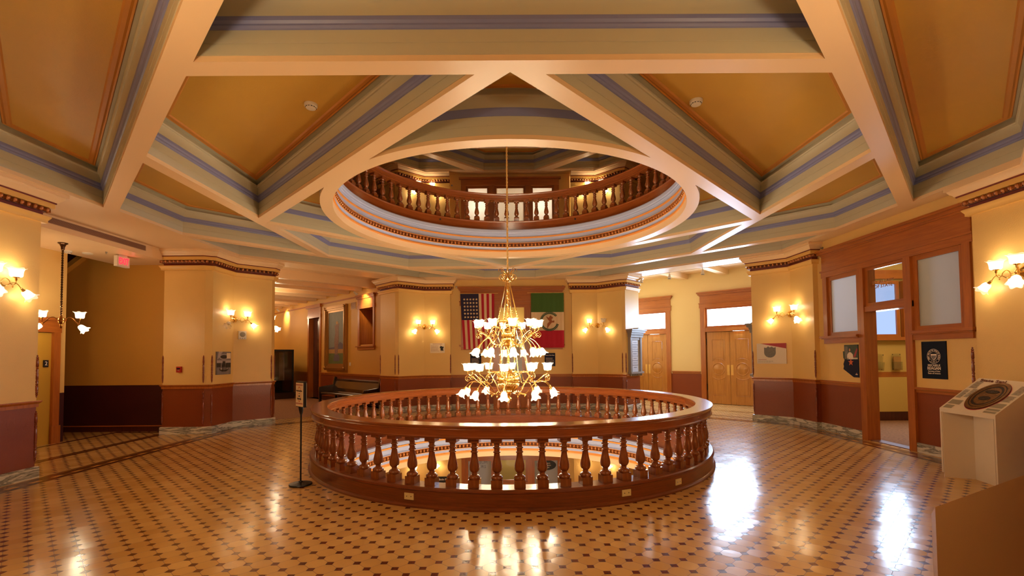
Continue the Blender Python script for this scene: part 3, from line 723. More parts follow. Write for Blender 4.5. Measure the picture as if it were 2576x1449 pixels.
def ribbed(m, prof, k, nrib=24, dep=.05, seg=96):
    rings = []
    for r, z in prof:
        rings.append([m.vert(r*(1-dep+dep*abs(math.cos(nrib*PI*i/seg)))*math.cos(2*PI*i/seg), r*(1-dep+dep*abs(math.cos(nrib*PI*i/seg)))*math.sin(2*PI*i/seg), z) for i in range(seg)])
    for j in range(len(prof)-1):
        for i in range(seg): m.face([rings[j][i], rings[j][(i+1) % seg], rings[j+1][(i+1) % seg], rings[j+1][i]], k)
m = MB(); m.ellipsoid((0, 0, 2.235), (.052, 0, 0), (0, .052, 0), (0, 0, .055), 'brass', 20, 12)
ribbed(m, [(.03, 2.18), (.05, 2.17), (.09, 2.14), (.115, 2.09), (.125, 2.04), (.12, 1.99), (.10, 1.94), (.06, 1.91), (.05, 1.89), (.065, 1.87), (.05, 1.85), (.03, 1.82), (.022, 1.79)], 'ribbed_brass'); m.build('upper_vase', ch, smooth=50)
m = MB(); pr = []
for i in range(19):
    a = PI*i/18; pr.append((max(.012, .20*math.sin(a)), 1.21+.215*math.cos(a)))
ribbed(m, pr, 'ribbed_brass', 22, .06, 110); m.lathe([(.202, 1.20), (.208, 1.205), (.208, 1.215), (.202, 1.22)], (0, 0, 0), 'brass', 60, cap=False)
m.build('ribbed_ball', ch, smooth=50)
m = MB(); m.lathe([(.0, 1.01), (.03, 1.0), (.045, .98), (.03, .955), (.02, .945), (.05, .925), (.058, .90), (.045, .875), (.02, .86), (.012, .85), (.016, .838), (.0, .825)], (0, 0, 0), 'brass', 20); m.build('finial', ch, smooth=50)
TIERS = [dict(n=10, a0=8, r=.555, zs=2.185, rd=.60, zd=1.80, zc=2.08, rc=.11, z1=1.93, pw=7.6), dict(n=10, a0=-41, r=.74, zs=1.42, rd=.84, zd=1.08, zc=1.28, rc=.18, z1=1.05, pw=7.6)]
for T in TIERS:
    for i in range(T['n']):
        a = math.radians(T['a0']-90+i*360/T['n']); d = Vector((math.cos(a), math.sin(a), 0)); P = lambda r, z: d*r+Vector((0, 0, z))
        r, rd, rc, zc = T['r'], T['rd'], T['rc'], T['zc']; m = MB()
        # loop arm: out from the body, down, back up to the cup, ending in a scroll
        lo = T['z1']
        m.tube(bez([P(rc, zc), P(rc+.06, zc+.10), P(rc+.15, zc+.11), P(rc+.22, zc+.03), P(rc+.27, zc-.07)]+[P(rd*.80, T['zd']+.14), P(rd*.93, T['zd']+.05)], 8), .0075, 'brass', 7)
        m.tube(bez([P(rc, lo), P(rc+.06, lo-.05), P(rc+.13, lo-.055), P(rc+.20, lo-.0), P(rc+.26, lo+.08), P(r-.08, T['zs']-.10), P(r-.02, T['zs']-.07), P(r, T['zs']-.03)], 8), .0075, 'brass', 7)
        m.tube(spiral(P(r-.01, T['zs']-.14), d, .055, .012, math.radians(80), math.radians(80-560), 30), .006, 'brass', 6)
        m.ellipsoid(P(rc+.13, lo-.085), (.012, 0, 0), (0, .012, 0), (0, 0, .018), 'brass', 8, 5)
        uc = P(r, T['zs']); dd = (d*.55+Vector((0, 0, -1))).normalized(); dc = P(rd*.93, T['zd']+.05)+dd*.05
        fitter(m, uc, (0, 0, 1)); m.lathe([(.009, -.06), (.017, -.048), (.014, -.036), (.02, -.022), (.022, -.004), (.034, .004)], dc, 'brass', 12, axis=dd)
        m.lathe([(.03, .0), (.055, -.006), (.06, .0), (.055, .004)], uc, 'brass', 14)
        m.build('arm', ch, smooth=50)
        add_shade(ch, uc, (0, 0, 1), 'up', power=T['pw']); add_shade(ch, dc, dd, 'down', power=T['pw']*.8, light=True)
for i in range(8):
    a = math.radians(8-90+i*45+18); d = Vector((math.cos(a), math.sin(a), 0)); m = MB()
    m.tube([d*.035+Vector((0, 0, 3.0)), d*.20+Vector((0, 0, 2.30))], .0065, 'brass', 6); m.tube([d*.20+Vector((0, 0, 2.30)), d*.25+Vector((0, 0, 2.12)), d*.36+Vector((0, 0, 1.50)), d*.38+Vector((0, 0, 1.38))], .0065, 'brass', 6)
    for zz, rr in ((2.44, .167), (2.40, .176), (2.36, .186), (2.48, .158), (1.56, .352), (1.60, .344)): m.ellipsoid(d*rr+Vector((0, 0, zz)), (.011, 0, 0), (0, .011, 0), (0, 0, .014), 'brass', 7, 4)
    m.build('stay_rod', ch, smooth=60)
for z, r in ((2.30, .20), (1.385, .38)):
    m = MB(); n = 72; m.tube([(r*math.cos(2*PI*i/n), r*math.sin(2*PI*i/n), z) for i in range(n+1)], .006, 'brass', 6, cap=False); m.build('band_ring', ch, smooth=60)

# ------------------------------------------------------------------ hanging lamp in the lift hall
hx, hy = -8.45, .38
hl = thing('pendant_lamp', 'twisted bronze pendant lamp with frosted shades hanging in the left hall', 'hanging lamp', (hx, hy, 0))
m = MB(); m.lathe([(.075, 3.88), (.075, 3.865), (.05, 3.85), (.03, 3.80), (.025, 3.75), (.012, 3.74)], (0, 0, 0), 'bronze', 18, cap=False); m.build('ceiling_canopy', hl, smooth=40)
m = MB(); helix(m, (0, 0), .009, 2.48, 3.76, .009, 14, 'bronze', 6); helix(m, (0, 0), -.009, 2.48, 3.76, .009, 14, 'bronze', 6); m.build('twisted_rod', hl, smooth=60)
m = MB(); m.lathe([(a_, z_-.08) for a_, z_ in [(.0, 2.60), (.015, 2.58), (.02, 2.56), (.045, 2.53), (.055, 2.49), (.045, 2.45), (.02, 2.42), (.014, 2.40), (.025, 2.375), (.012, 2.35), (.0, 2.34)]], (0, 0, 0), 'old_brass', 18); m.build('body', hl, smooth=40)
for a in (40, 220):
    d = Vector((math.cos(math.radians(a)), math.sin(math.radians(a)), 0)); P = lambda r, z: d*r+Vector((0, 0, z-.08)); m = MB()
    m.tube(bez([P(.04, 2.49), P(.10, 2.55), P(.16, 2.53), P(.20, 2.47), P(.25, 2.44), P(.25, 2.47), P(.26, 2.52)], 6), .007, 'old_brass', 6)
    m.tube(bez([P(.16, 2.53), P(.20, 2.48), P(.225, 2.44), P(.25, 2.40)], 6), .006, 'old_brass', 6)
    fitter(m, P(.26, 2.54), (0, 0, 1), 'old_brass'); m.build('arm', hl, smooth=50)
    dd = (d*.8+Vector((0, -.35, -.6))).normalized()
    add_shade(hl, P(.26, 2.54), (0, 0, 1), 'up', power=8); add_shade(hl, P(.255, 2.40), dd, 'down', power=8)
# ------------------------------------------------------------------ corner bead guards
BN = [0]
def bead_mesh(L):
    m = MB(); pr = []; 
    seq = [(.0, 0), (.012, .015), (.008, .03), (.019, .045), (.012, .06), (.02, .075), (.014, .085), (.018, .10), (.0195, .17), (.012, .18), (.02, .19), (.013, .205), (.02, .23), (.013, .255), (.018, .27), (.0195, .37), (.018, .46), (.013, .475), (.02, .49)]
    full = seq+[(r, L-z) for r, z in reversed(seq) if z < L/2]
    full = sorted({round(z*1.0*(L/1.0 if False else 1), 4): r for r, z in seq if z <= L/2}.items()) 
    lo = [(r, z) for z, r in full]; hi = [(r, L-z) for r, z in reversed(lo)]
    m.lathe(lo+hi, (0, 0, 0), 'bead_wood', 10, cap=False); o = m.build('corner_bead', smooth=50); me = o.data; bpy.data.objects.remove(o); return me
BE = {.62: bead_mesh(.62), .74: bead_mesh(.74)}
def beads(x, y, which):
    for L, z, part in ((.62, 1.13, 'above'), (.74, .21, 'below')):
        o = bpy.data.objects.new('corner_bead', BE[L]); COL.objects.link(o); o.location = (x, y, z)
        tag(o, 'turned wooden bead %s the rail, %s' % (part, which), 'corner bead', 'turned corner beads')
for x, y, w in ((-6.80, -1.66, 'the far left pier edge'), (-7.78, 2.06, 'left of the fire alarm'), (-6.87, 2.05, 'right of the fire alarm'), (-6.73, 2.13, 'the left edge of the black and white photo wall'),
                (-6.11, 3.52, 'the right edge below the speaker wall'), (-6.11, 3.66, 'at the corridor mouth below the speaker'), (-4.14, 6.42, 'the bench end of the corridor pier'), (-3.52, 5.80, 'the corridor side of the narrow pier strip'),
                (-3.40, 5.74, 'the left edge of the notice board pier'), (-1.90, 6.32, 'the pier edge left of the striped flag'), (1.96, 6.32, 'the pier edge right of the green flag'), (3.40, 5.72, 'the pier edge left of the marble tablet'),
                (3.50, 5.69, 'the strip touching the marble tablet'), (6.12, 3.34, 'the pier edge by the double doors'), (6.19, 3.30, 'the pier edge left of the red-cornered board'), (6.74, 1.89, 'the pier edge left of the office front'), (6.74, -1.60, 'the pier edge behind the seal display')):
    beads(x, y, w)

# ------------------------------------------------------------------ flags
def cloth(x0, x1, z0, z1, nx, nz, key, wave=.018, shrink=lambda x, z: (x, z), seed=0):
    m = MB(); idx = {}
    for j in range(nz+1):
        for i in range(nx+1):
            x = x0+(x1-x0)*i/nx; z = z1+(z0-z1)*j/nz; t = (z1-z)/(z1-z0); X, Z = shrink(x, z)
            y = -.03-wave*(.3+t)*(math.sin(x*19+seed+math.sin(z*2.3+seed))+.5*math.sin(x*41+seed*2))*.5
            idx[i, j] = m.vert(X, y, Z)
    for j in range(nz):
        for i in range(nx): m.face([idx[i, j], idx[i, j+1], idx[i+1, j+1], idx[i+1, j]], key((i+.5)/nx, (j+.5)/nz))
    return m
N0 = (NX, 6.45-.09); nN = (0, -1)
fx0, fx1, fz0, fz1 = -1.63, -.55, 1.90, 3.67
def uskey(u, v):
    if u < .535 and v < .475: return 'flag_navy'
    return 'flag_red' if int(u*13) % 2 == 0 else 'flag_cream'
sk = lambda x, z: (x+.10*(fz1-z)/(fz1-fz0)*(1-(x-fx0)/(fx1-fx0))*1.0, z)
t = thing('flag', 'striped red and cream flag with navy star field hanging vertically', 'flag', (N0[0], N0[1], 0), wallrot(nN), 'wall flags')
m = cloth(fx0, fx1, fz0, fz1, 78, 44, uskey, .012, sk, 1.0)
st = []
for r in range(6):
    for c in range(5):
        cx, cz = fx0+.10+c*.098+.02, fz1-.19-r*.113; X, Z = sk(cx, cz); pts = []
        for i in range(10):
            a = PI/2+i*PI/5+.2; rr = .042 if i % 2 == 0 else .018; pts.append((X+rr*math.cos(a), Z+rr*math.sin(a)))
        m.prism(pts, -.062, -.058, 'flag_cream', axis='y')
m.build('cloth', t, smooth=60)
MB().tube([(fx0-.03, -.03, fz1), (fx1+.12, -.03, fz1)], .008, 'capital_yellow', 8).build('hanging_rod', t, smooth=60)
gx0, gx1, gz0, gz1 = .62, 1.66, 1.93, 3.68
t = thing('flag', 'green, white and red flag with brown eagle emblem hanging vertically', 'flag', (N0[0], N0[1], 0), wallrot(nN), 'wall flags')
m = cloth(gx0, gx1, gz0, gz1, 60, 48, lambda u, v: 'flag_green' if v < .36 else ('flag_cream' if v < .69 else 'flag_red'), .02, lambda x, z: (x, z), 2.2)
cx, cz = 1.20, 2.76
for i in range(34):
    a = math.radians(35+i*290/33) if False else math.radians(28+i*304/33)
    if abs(math.degrees(a) % 360) < 30: continue
    for s in (-1, 1):
        p = Vector((cx+.27*math.cos(a), cz+.27*math.sin(a))); d = Vector((math.cos(a+PI/2*1+s*.6), math.sin(a+PI/2+s*.6)))
        e = Vector((-d.y, d.x)); m.prism([tuple(p), tuple(p+d*.035+e*.019), tuple(p+d*.066), tuple(p+d*.035-e*.019)], -.064, -.061, 'wreath_green', axis='y')
egl = [(cx-.10, cz+.14), (cx-.02, cz+.10), (cx+.02, cz+.17), (cx+.10, cz+.10), (cx+.05, cz+.06), (cx+.07, cz+.01), (cx+.13, cz+.03), (cx+.13, cz-.03), (cx+.06, cz-.03), (cx+.02, cz-.08), (cx-.07, cz-.20), (cx-.06, cz-.06), (cx-.0, cz+.0), (cx-.04, cz+.05)]
m.prism([(cx+(x-cx)*1.15, cz+(z-cz)*1.15) for x, z in egl], -.064, -.061, 'flag_brown', axis='y')
m.build('cloth', t, smooth=60)
MB().tube([(gx0-.12, -.03, gz1), (gx1+.10, -.03, gz1)], .008, 'capital_yellow', 8).build('hanging_rod', t, smooth=60)

# ------------------------------------------------------------------ boards and posters
def text_lines(m, x0, x1, z, dz, n, k='ink', h=.006, y=-.012, rag=.25, seed=1):
    rr = random.Random(seed)
    for i in range(n):
        x = x0; xe = x1-rr.random()*rag*(x1-x0)
        while x < xe:
            w = (.018+rr.random()*.04)*(x1-x0)/.4; w = min(w, xe-x)
            m.box(x, x+w, y-.0006, y, z-i*dz-h/2, z-i*dz+h/2, k); x += w+.012*(x1-x0)/.4
def panel(name, label, cat, origin, n, x0, x1, z0, z1, k, th=.012, group=None):
    t = thing(name, label, cat, (origin[0], origin[1], 0), wallrot(n), group)
    MB().box(x0, x1, -th, 0, z0, z1, k).build('board', t); return t
# navy information boards below the flags
for x0, x1, lb, s, ttl in ((-1.33, -.98, 'navy text board under the striped flag', 3, 'New Age'), (1.04, 1.38, 'navy text board under the green flag', 5, 'Arizona\nTakes Shape')):
    t = panel('text_board', lb, 'sign', (NX, 6.45), nN, x0, x1, 1.34, 1.76, 'navy', .02, 'navy text boards')
    m = MB(); text_lines(m, x0+.04, x1-.04, 1.60, .036, 7, 'poster_text', .010, -.021, .2, s); m.build('print', t)
    txt(ttl.split('\n')[0] if s == 3 else 'Arizona Takes Shape', .05 if s == 3 else .034, 'poster_text', t, 'lettering', ((x0+x1)/2, -.022, 1.69), bold=.001)
# small notice board on the pier left of the flags (faces y-)
t = panel('notice_board', 'small cream notice board with a dark robed figure, on the pier beside the striped flag', 'sign', (-2.3, 6.32), nN, -.24, .22, 1.79, 2.10, 'paper', .014)
m = MB(); text_lines(m, -.21, .05, 2.02, .034, 6, 'flag_brown', .009, -.015, .25, 9); m.box(-.16, .14, -.0152, -.0146, 2.066, 2.078, 'flag_brown')
m.prism([(.08, 2.0), (.06, 1.96), (.09, 1.93), (.085, 1.87), (.18, 1.865), (.165, 1.93), (.19, 1.95), (.175, 2.0), (.14, 1.985), (.12, 2.01)], -.0165, -.0146, 'ink', axis='y'); m.box(.10, .12, -.016, -.0146, 1.85, 1.865, 'ink'); m.box(.15, .17, -.016, -.0146, 1.85, 1.865, 'ink')
m.ellipsoid((.09, -.015, 2.03), (.010, 0, 0), (0, .002, 0), (0, 0, .012), 'flag_brown', 8, 4); m.build('print', t)
# black and white photograph, west pier face x=-6.73
t = thing('photo_print', 'black and white photograph of the round railing mounted on the west pier', 'picture', (-6.73, 2.52, 0), wallrot((1, 0)))
MB().box(-.27, .27, -.025, 0, 1.30, 1.83, 'photo_grey').build('print', t)
m = MB()
def ell(cx, cz, a, b, n=26): return [(cx+a*math.cos(2*PI*i/n), cz+b*math.sin(2*PI*i/n)) for i in range(n)]
m.prism(ell(0, 1.71, .18, .065), -.0275, -.025, 'photo_light', axis='y'); m.prism(ell(0, 1.71, .14, .045), -.029, -.0275, 'photo_dark', axis='y')
m.prism([(-.20, 1.83), (-.05, 1.83), (-.22, 1.66), (-.24, 1.66)], -.0272, -.025, 'photo_light', axis='y')
m.prism(ell(.0, 1.42, .17, .05), -.0275, -.025, 'photo_dark', axis='y'); m.prism(ell(0, 1.435, .14, .032), -.029, -.0275, 'photo_light', axis='y')
m.box(-.05, .05, -.028, -.025, 1.5, 1.61, 'photo_dark'); m.box(-.26, -.12, -.0275, -.025, 1.47, 1.57, 'photo_dark'); m.box(.10, .26, -.0275, -.025, 1.46, 1.57, 'photo_dark'); m.box(-.26, .26, -.0262, -.025, 1.57, 1.63, 'photo_light')
for x in (-.06, -.02, .03, .08): m.box(x-.014, x+.014, -.031, -.025, 1.37, 1.53, 'photo_dark'); m.ellipsoid((x, -.03, 1.545), (.014, 0, 0), (0, .003, 0), (0, 0, .016), 'photo_dark', 8, 4)
m.build('picture_detail', t); MB().box(.10, .25, -.030, -.025, 1.67, 1.80, 'paper').build('caption_label', t)
# white board with red corner on the north-east pier diagonal
dn = Vector((-.72, -.70)).normalized(); o5 = (6.43, 3.03)
t = panel('exhibit_board', 'white exhibit board with a red corner and round cut photograph, below the sconce', 'sign', o5, (dn.x, dn.y), -.34, .32, 1.43, 1.93, 'white_board', .02)
m = MB(); m.prism([(-.26, 1.93), (.32, 1.93), (.32, 1.80)], -.0215, -.020, 'poster_crimson', axis='y')
m.prism([(-.12+.13*math.cos(a)+.08, 1.70+.12*math.sin(a)) for a in [PI+PI*i/16 for i in range(17)]]+[(.09, 1.84), (.05, 1.82), (-.0, 1.85), (-.04, 1.83), (-.08, 1.86), (-.12, 1.82), (-.17, 1.83)], -.0218, -.020, 'poster_grey', axis='y')
text_lines(m, -.31, .05, 1.50, .018, 3, 'grey_patch', .005, -.0202, .3, 4); m.box(-.31, -.12, -.0212, -.02, 1.525, 1.533, 'poster_crimson'); m.build('print', t)

# state-shaped cut-out poster and dark seal poster on the east wall
t = thing('cutout_poster', 'navy state-shaped cut-out poster with portrait photo and orange star, left of the office door', 'poster', (6.85, EY, 0), wallrot((-1, 0)))
X = lambda y: EY-y      # local x from world y
a0, a1 = X(1.17), X(.75)
W = a1-a0; zb, zt = 1.19, 1.84; H = zt-zb
S = [(a0+.10*W, zt-.0), (a1, zt), (a1, zb), (a1-.33*W, zb), (a0+.0*W, zb+.24*H), (a0+.04*W, zb+.33*H), (a0+.01*W, zb+.40*H), (a0+.08*W, zb+.50*H), (a0+.10*W, zb+.53*H), (a0+.02*W, zb+.60*H), (a0-.0*W, zb+.80*H), (a0+.10*W, zb+.80*H)]
m = MB(); m.prism(S, -.012, 0, 'navy', axis='y'); m.build('board', t)
m = MB(); m.prism([(a0+.10*W, zt-.005), (a1-.005, zt-.005), (a1-.005, zb+.55*H), (a0+.12*W, zb+.55*H), (a0+.03*W, zb+.62*H), (a0+.01*W, zb+.79*H), (a0+.10*W, zb+.79*H)], -.013, -.012, 'poster_green', axis='y')
m.box(a0+.14*W, a0+.34*W, -.0138, -.013, zb+.60*H, zt-.03, 'poster_grey'); 
cxp = a0+.47*W
m.prism([(cxp-.20*W, zb+.55*H), (cxp-.17*W, zb+.70*H), (cxp-.06*W, zb+.77*H), (cxp+.06*W, zb+.77*H), (cxp+.19*W, zb+.70*H), (cxp+.21*W, zb+.55*H)], -.0146, -.013, 'poster_text', axis='y')
m.prism(ell(cxp, zb+.855*H, .072*W, .07*H), -.0152, -.013, 'photo_dark', axis='y'); m.prism(ell(cxp, zb+.84*H, .047*W, .05*H), -.0160, -.013, 'skin', axis='y')
m.prism([(cxp+.2*W, zb+.62*H), (cxp+.45*W, zb+.9*H), (cxp+.5*W, zb+.85*H), (cxp+.35*W, zb+.62*H)], -.0138, -.013, 'poster_crimson', axis='y'); m.build('portrait_photo', t)
st = []; 
for i in range(10):
    a = PI/2+i*PI/5; rr = .078 if i % 2 == 0 else .031; st.append((cxp+.02+rr*math.cos(a), zb+.46*H+rr*math.sin(a)))
m = MB(); m.prism(st, -.016, -.012, 'poster_orange', axis='y'); m.build('star', t)
txt('REAGAN', .042, 'poster_text', t, 'lettering', (a0+.80*W, -.0165, zb+.575*H), bold=.002, sx=.85); txt('MICHELE', .036, 'grey_patch', t, 'lettering', (a0+.26*W, -.0165, zb+.575*H), sx=.8)
def capitol_mark(m, cx, z, s):
    m.box(cx-s, cx+s, -.0135, -.012, z, z+s*.25, 'poster_text'); m.box(cx-s, cx+s, -.0135, -.012, z+s*.35, z+s*.6, 'poster_text')
    m.prism([(cx+s*.5*math.cos(PI*i/10), z+s*.65+s*.55*math.sin(PI*i/10)) for i in range(11)], -.0135, -.012, 'poster_orange', axis='y'); m.box(cx-.002, cx+.002, -.0135, -.012, z+s*1.1, z+s*1.5, 'poster_text')
m = MB(); capitol_mark(m, a1-.06, zb+.05, .028); m.build('small_emblem', t)

t = thing('seal_poster', 'black poster with white round state seal and lettering, right of the office door', 'poster', (6.85, EY, 0), wallrot((-1, 0)))
b0, b1, zb, zt = X(-.655), X(-1.09), 1.245, 1.85
MB().box(b0, b1, -.014, 0, zb, zt, 'poster_black').build('board', t)
cx, cz = (b0+b1)/2-.0, 1.61
m = MB(); seg = 40
def ring2(m, cx, cz, r0, r1, k, y=-.0155, n=40):
    for i in range(n):
        a, b = 2*PI*i/n, 2*PI*(i+1)/n
        m.quad(*[(cx+r*math.cos(q), y, cz+r*math.sin(q)) for r, q in ((r0, a), (r0, b), (r1, b), (r1, a))], k)
ring2(m, cx, cz, .112, .118, 'poster_text'); ring2(m, cx, cz, .072, .076, 'poster_text')
m.prism([(cx-.052, cz+.035), (cx+.052, cz+.035), (cx+.052, cz-.01), (cx+.03, cz-.045), (cx, cz-.065), (cx-.03, cz-.045), (cx-.052, cz-.01)], -.0155, -.014, 'poster_text', axis='y')
m.prism([(cx-.046, cz+.012), (cx+.046, cz+.012), (cx+.044, cz-.012), (cx+.02, cz-.04), (cx, cz-.055), (cx-.028, cz-.04), (cx-.044, cz-.012)], -.0165, -.0155, 'photo_grey', axis='y'); m.build('seal_emblem', t)
word = 'GREAT SEAL OF THE STATE OF ARIZONA'
for i, c in enumerate(word):
    if c == ' ': continue
    a = math.radians(212-i*244/(len(word)-1)); r = .094
    q = txt(c, .026, 'poster_text', t, 'lettering', (cx+r*math.cos(a), -.0155, cz+r*math.sin(a)), bold=.0005, rot=(PI/2, 0, 0)); q.rotation_euler = (PI/2, -(a-PI/2), 0)
txt('1912', .026, 'poster_text', t, 'lettering', (cx, -.0155, cz-.094)); 
for s in (-1, 1): txt('*', .04, 'poster_text', t, 'lettering', (cx+s*.045, -.0155, cz-.092))
txt('MICHELE', .046, 'poster_text', t, 'lettering', (cx, -.0155, 1.462), bold=.001, sx=1.08, spacing=1.15); txt('REAGAN', .070, 'poster_text', t, 'lettering', (cx, -.0155, 1.413), bold=.001, sx=.86)
txt('Secretary of State', .034, 'poster_text', t, 'lettering', (cx, -.0155, 1.367), sx=.86); txt('State of Arizona', .036, 'poster_text', t, 'lettering', (cx, -.0155, 1.333), sx=.94)
m = MB(); capitol_mark(m, b1-.055, zb+.025, .028); m.build('small_emblem', t)

# ------------------------------------------------------------------ small fittings
def smoke(x, y, z, label, name='smoke_detector', r=.075):
    t = thing(name, label, 'smoke detector', (x, y, z))
    m = MB(); m.lathe([(r*.55, -.055), (r*.75, -.05), (r*.8, -.035), (r*.95, -.03), (r, -.02), (r, 0)], (0, 0, 0), 'white_plastic', 24); m.build('housing', t, smooth=40)
    m = MB()
    for i in range(12):
        a = 2*PI*i/12; m.box(-.008, .008, -.002, .002, -.046, -.038, 'ink') if False else m.ellipsoid((r*.78*math.cos(a), r*.78*math.sin(a), -.043), (.009*abs(math.sin(a))+.003, 0, 0), (0, .009*abs(math.cos(a))+.003, 0), (0, 0, .004), 'ink', 6, 3)
    m.build('slots', t)
smoke(-2.36, -2.93, ZC+.56, 'white smoke detector in the left front orange coffer'); smoke(2.21, -2.96, ZC+.56, 'white smoke detector in the right front orange coffer')
smoke(-8.95, 1.0, 3.88, 'white smoke detector beside the canopy of the hall pendant', r=.07)
o = MB().lathe([(.085, -.02), (.09, -.012), (.09, 0)], (-8.75, 1.22, 3.88), 'white_plastic', 24).build('ceiling_speaker', smooth=40); tag(o, 'flat white round ceiling disc between detector and EXIT sign', 'speaker')
for x, y, n, z, lb in ((-8.3, 1.15, (0, 0), 3.88, 'small brass sprinkler on the lift hall ceiling'), ):
    o = MB().lathe([(.022, 0), (.022, -.006), (.008, -.01), (.008, -.03), (.02, -.035), (.004, -.04)], (x, y, z), 'steel', 12).build('ceiling_sprinkler', smooth=40); tag(o, lb, 'sprinkler')
def side_sprinkler(x, y, z, n, lb):
    o = MB().lathe([(.028, 0), (.028, .008), (.010, .012), (.010, .04), (.018, .045), (.016, .05), (.004, .055)], (0, 0, 0), 'steel', 12, axis=(0, -1, 0)).build('sprinkler', smooth=40); place(o, (x, y), n, z); tag(o, lb, 'sprinkler', 'wall sprinklers')
side_sprinkler(-1.72, 6.45, 3.90, (0, -1), 'small round wall sprinkler above the striped flag'); side_sprinkler(1.70, 6.45, 3.90, (0, -1), 'small round wall sprinkler above the green flag'); side_sprinkler(6.85, 1.70, 3.98, (-1, 0), 'small wall sprinkler at the top left of the office front')
side_sprinkler(-1.85, 6.45, 7.20, (0, -1), 'small round wall sprinkler on the storey above')
# speaker box on the diagonal of the far west pier
d2 = Vector((.70, -.71)); t = thing('wall_speaker', 'small white square wall speaker below the sconce of the west pier', 'speaker', (-6.60, 3.05, 0), wallrot((d2.x, d2.y)))
MB().box(-.085, .085, -.06, 0, 2.14, 2.34, 'white_plastic').build('housing', t); m = MB(); m.lathe([(.06, 0), (.062, .004), (.055, .006), (.0, .006)], (0, -.06, 2.255), 'grey_patch', 24, axis=(0, -1, 0)); m.build('grille', t, smooth=30)
m = MB(); [m.ellipsoid((x, -.062, 2.165), (.018, 0, 0), (0, .008, 0), (0, 0, .012), 'steel', 10, 5) for x in (-.05, 0, .05)]; m.build('strobe_lens', t)
t = thing('wall_mounted_fire_alarm', 'red fire alarm pull box on the yellow wall right of the lift hall', 'fire alarm', (-7.40, 2.06, 0), wallrot((0, -1)))
MB().box(-.05, .05, -.05, 0, 1.37, 1.50, 'red_box').build('housing', t); MB().box(-.035, .035, -.058, -.05, 1.44, 1.468, 'poster_black').build('handle', t); txt('FIRE', .022, 'white_plastic', t, 'lettering', (0, -.052, 1.415))

# ------------------------------------------------------------------ marble tablets on the vestibule jambs
def tablet(o, n, label):
    t = thing('marble_tablet', label, 'tablet', (o[0], o[1], 0), wallrot(n), 'carved memorial tablets')
    m = MB(); m.box(-.34, -.25, -.09, 0, 1.16, 2.22, 'stone_grey'); m.box(.25, .34, -.09, 0, 1.16, 2.22, 'stone_grey'); m.box(-.25, .25, -.07, 0, 2.14, 2.22, 'stone_grey')
    m.box(-.36, .36, -.12, 0, 2.22, 2.27, 'stone_grey'); m.box(-.37, .37, -.14, 0, 2.31, 2.36, 'stone_grey'); m.box(-.41, .41, -.18, 0, 2.36, 2.42, 'stone_grey'); m.box(-.44, .44, -.21, 0, 2.42, 2.46, 'stone_grey')
    m.prism([(-.36, 2.46), (-.1, 2.47), (0, 2.51), (.1, 2.47), (.36, 2.46)], -.19, 0, 'stone_grey', axis='y')
    for i in range(20): m.box(-.36+i*.0365, -.34+i*.0365, -.13, -.0, 2.27, 2.31, 'stone_grey')
    m.box(-.38, .38, -.13, 0, 1.10, 1.16, 'stone_grey'); m.build('frame', t)
    m = MB()
    for i in range(6): m.ellipsoid((-.30+i*.12, -.06, 1.07), (.035, 0, 0), (0, .05, 0), (0, 0, .045), 'stone_grey', 8, 6)
    m.build('bead_row', t, smooth=60)
    MB().box(-.25, .25, -.04, 0, 1.16, 2.14, 'stone_white').build('inscription_slab', t)
    m = MB()
    for i, w in enumerate((.12, .2, .14, .2, .2, .12, .21, .10, .18, .13, .19, .09)): 
        text_lines(m, -w, w, 2.06-i*.07, .05, 1, 'stone_text', .022 if i % 3 else .016, -.041, .05, i)
    m.build('engraved_text', t)
tablet((3.83, 6.02), (.707, -.707), 'grey carved marble tablet on the pier edge left of the double doors')
tablet((6.50, 3.72), (-.707, .707), 'carved tablet seen edge-on at the right door jamb')

# ------------------------------------------------------------------ daylit vestibule with two pairs of oak doors
VO = (7.1, 7.1); vn = (-.7071, -.7071); rdir = Vector((.7071, -.7071))   # local x along the wall
LX = lambda x, y: (x-VO[0])*rdir.x+(y-VO[1])*rdir.y
cA, cB = LX(7.25, 6.95), LX(5.15, 9.05)   # centres of the two pairs
hw = .76
holes = [(c-hw-.02, c+hw+.02, 0, 3.27) for c in (cA, cB)]
front_wall('wall_northeast', VO, vn, -3.9, 2.35, 4.55, holes, 'pale yellow vestibule wall with the two pairs of oak doors', col='vest_wall', lower='poster_crimson')
sp_ = [(-3.9, cB-.98), (cB+.98, cA-.98), (cA+.98, 2.35)]
base_and_rail('northeast', VO, vn, sp_, 'the oak double doors')
def fix_lower():
    o = bpy.data.objects['wall_northeast']
    for i, mm in enumerate(o.data.materials):
        if mm.name == 'poster_crimson': o.data.materials[i] = MATS['wainscot']
fix_lower()
dn_ = [0]
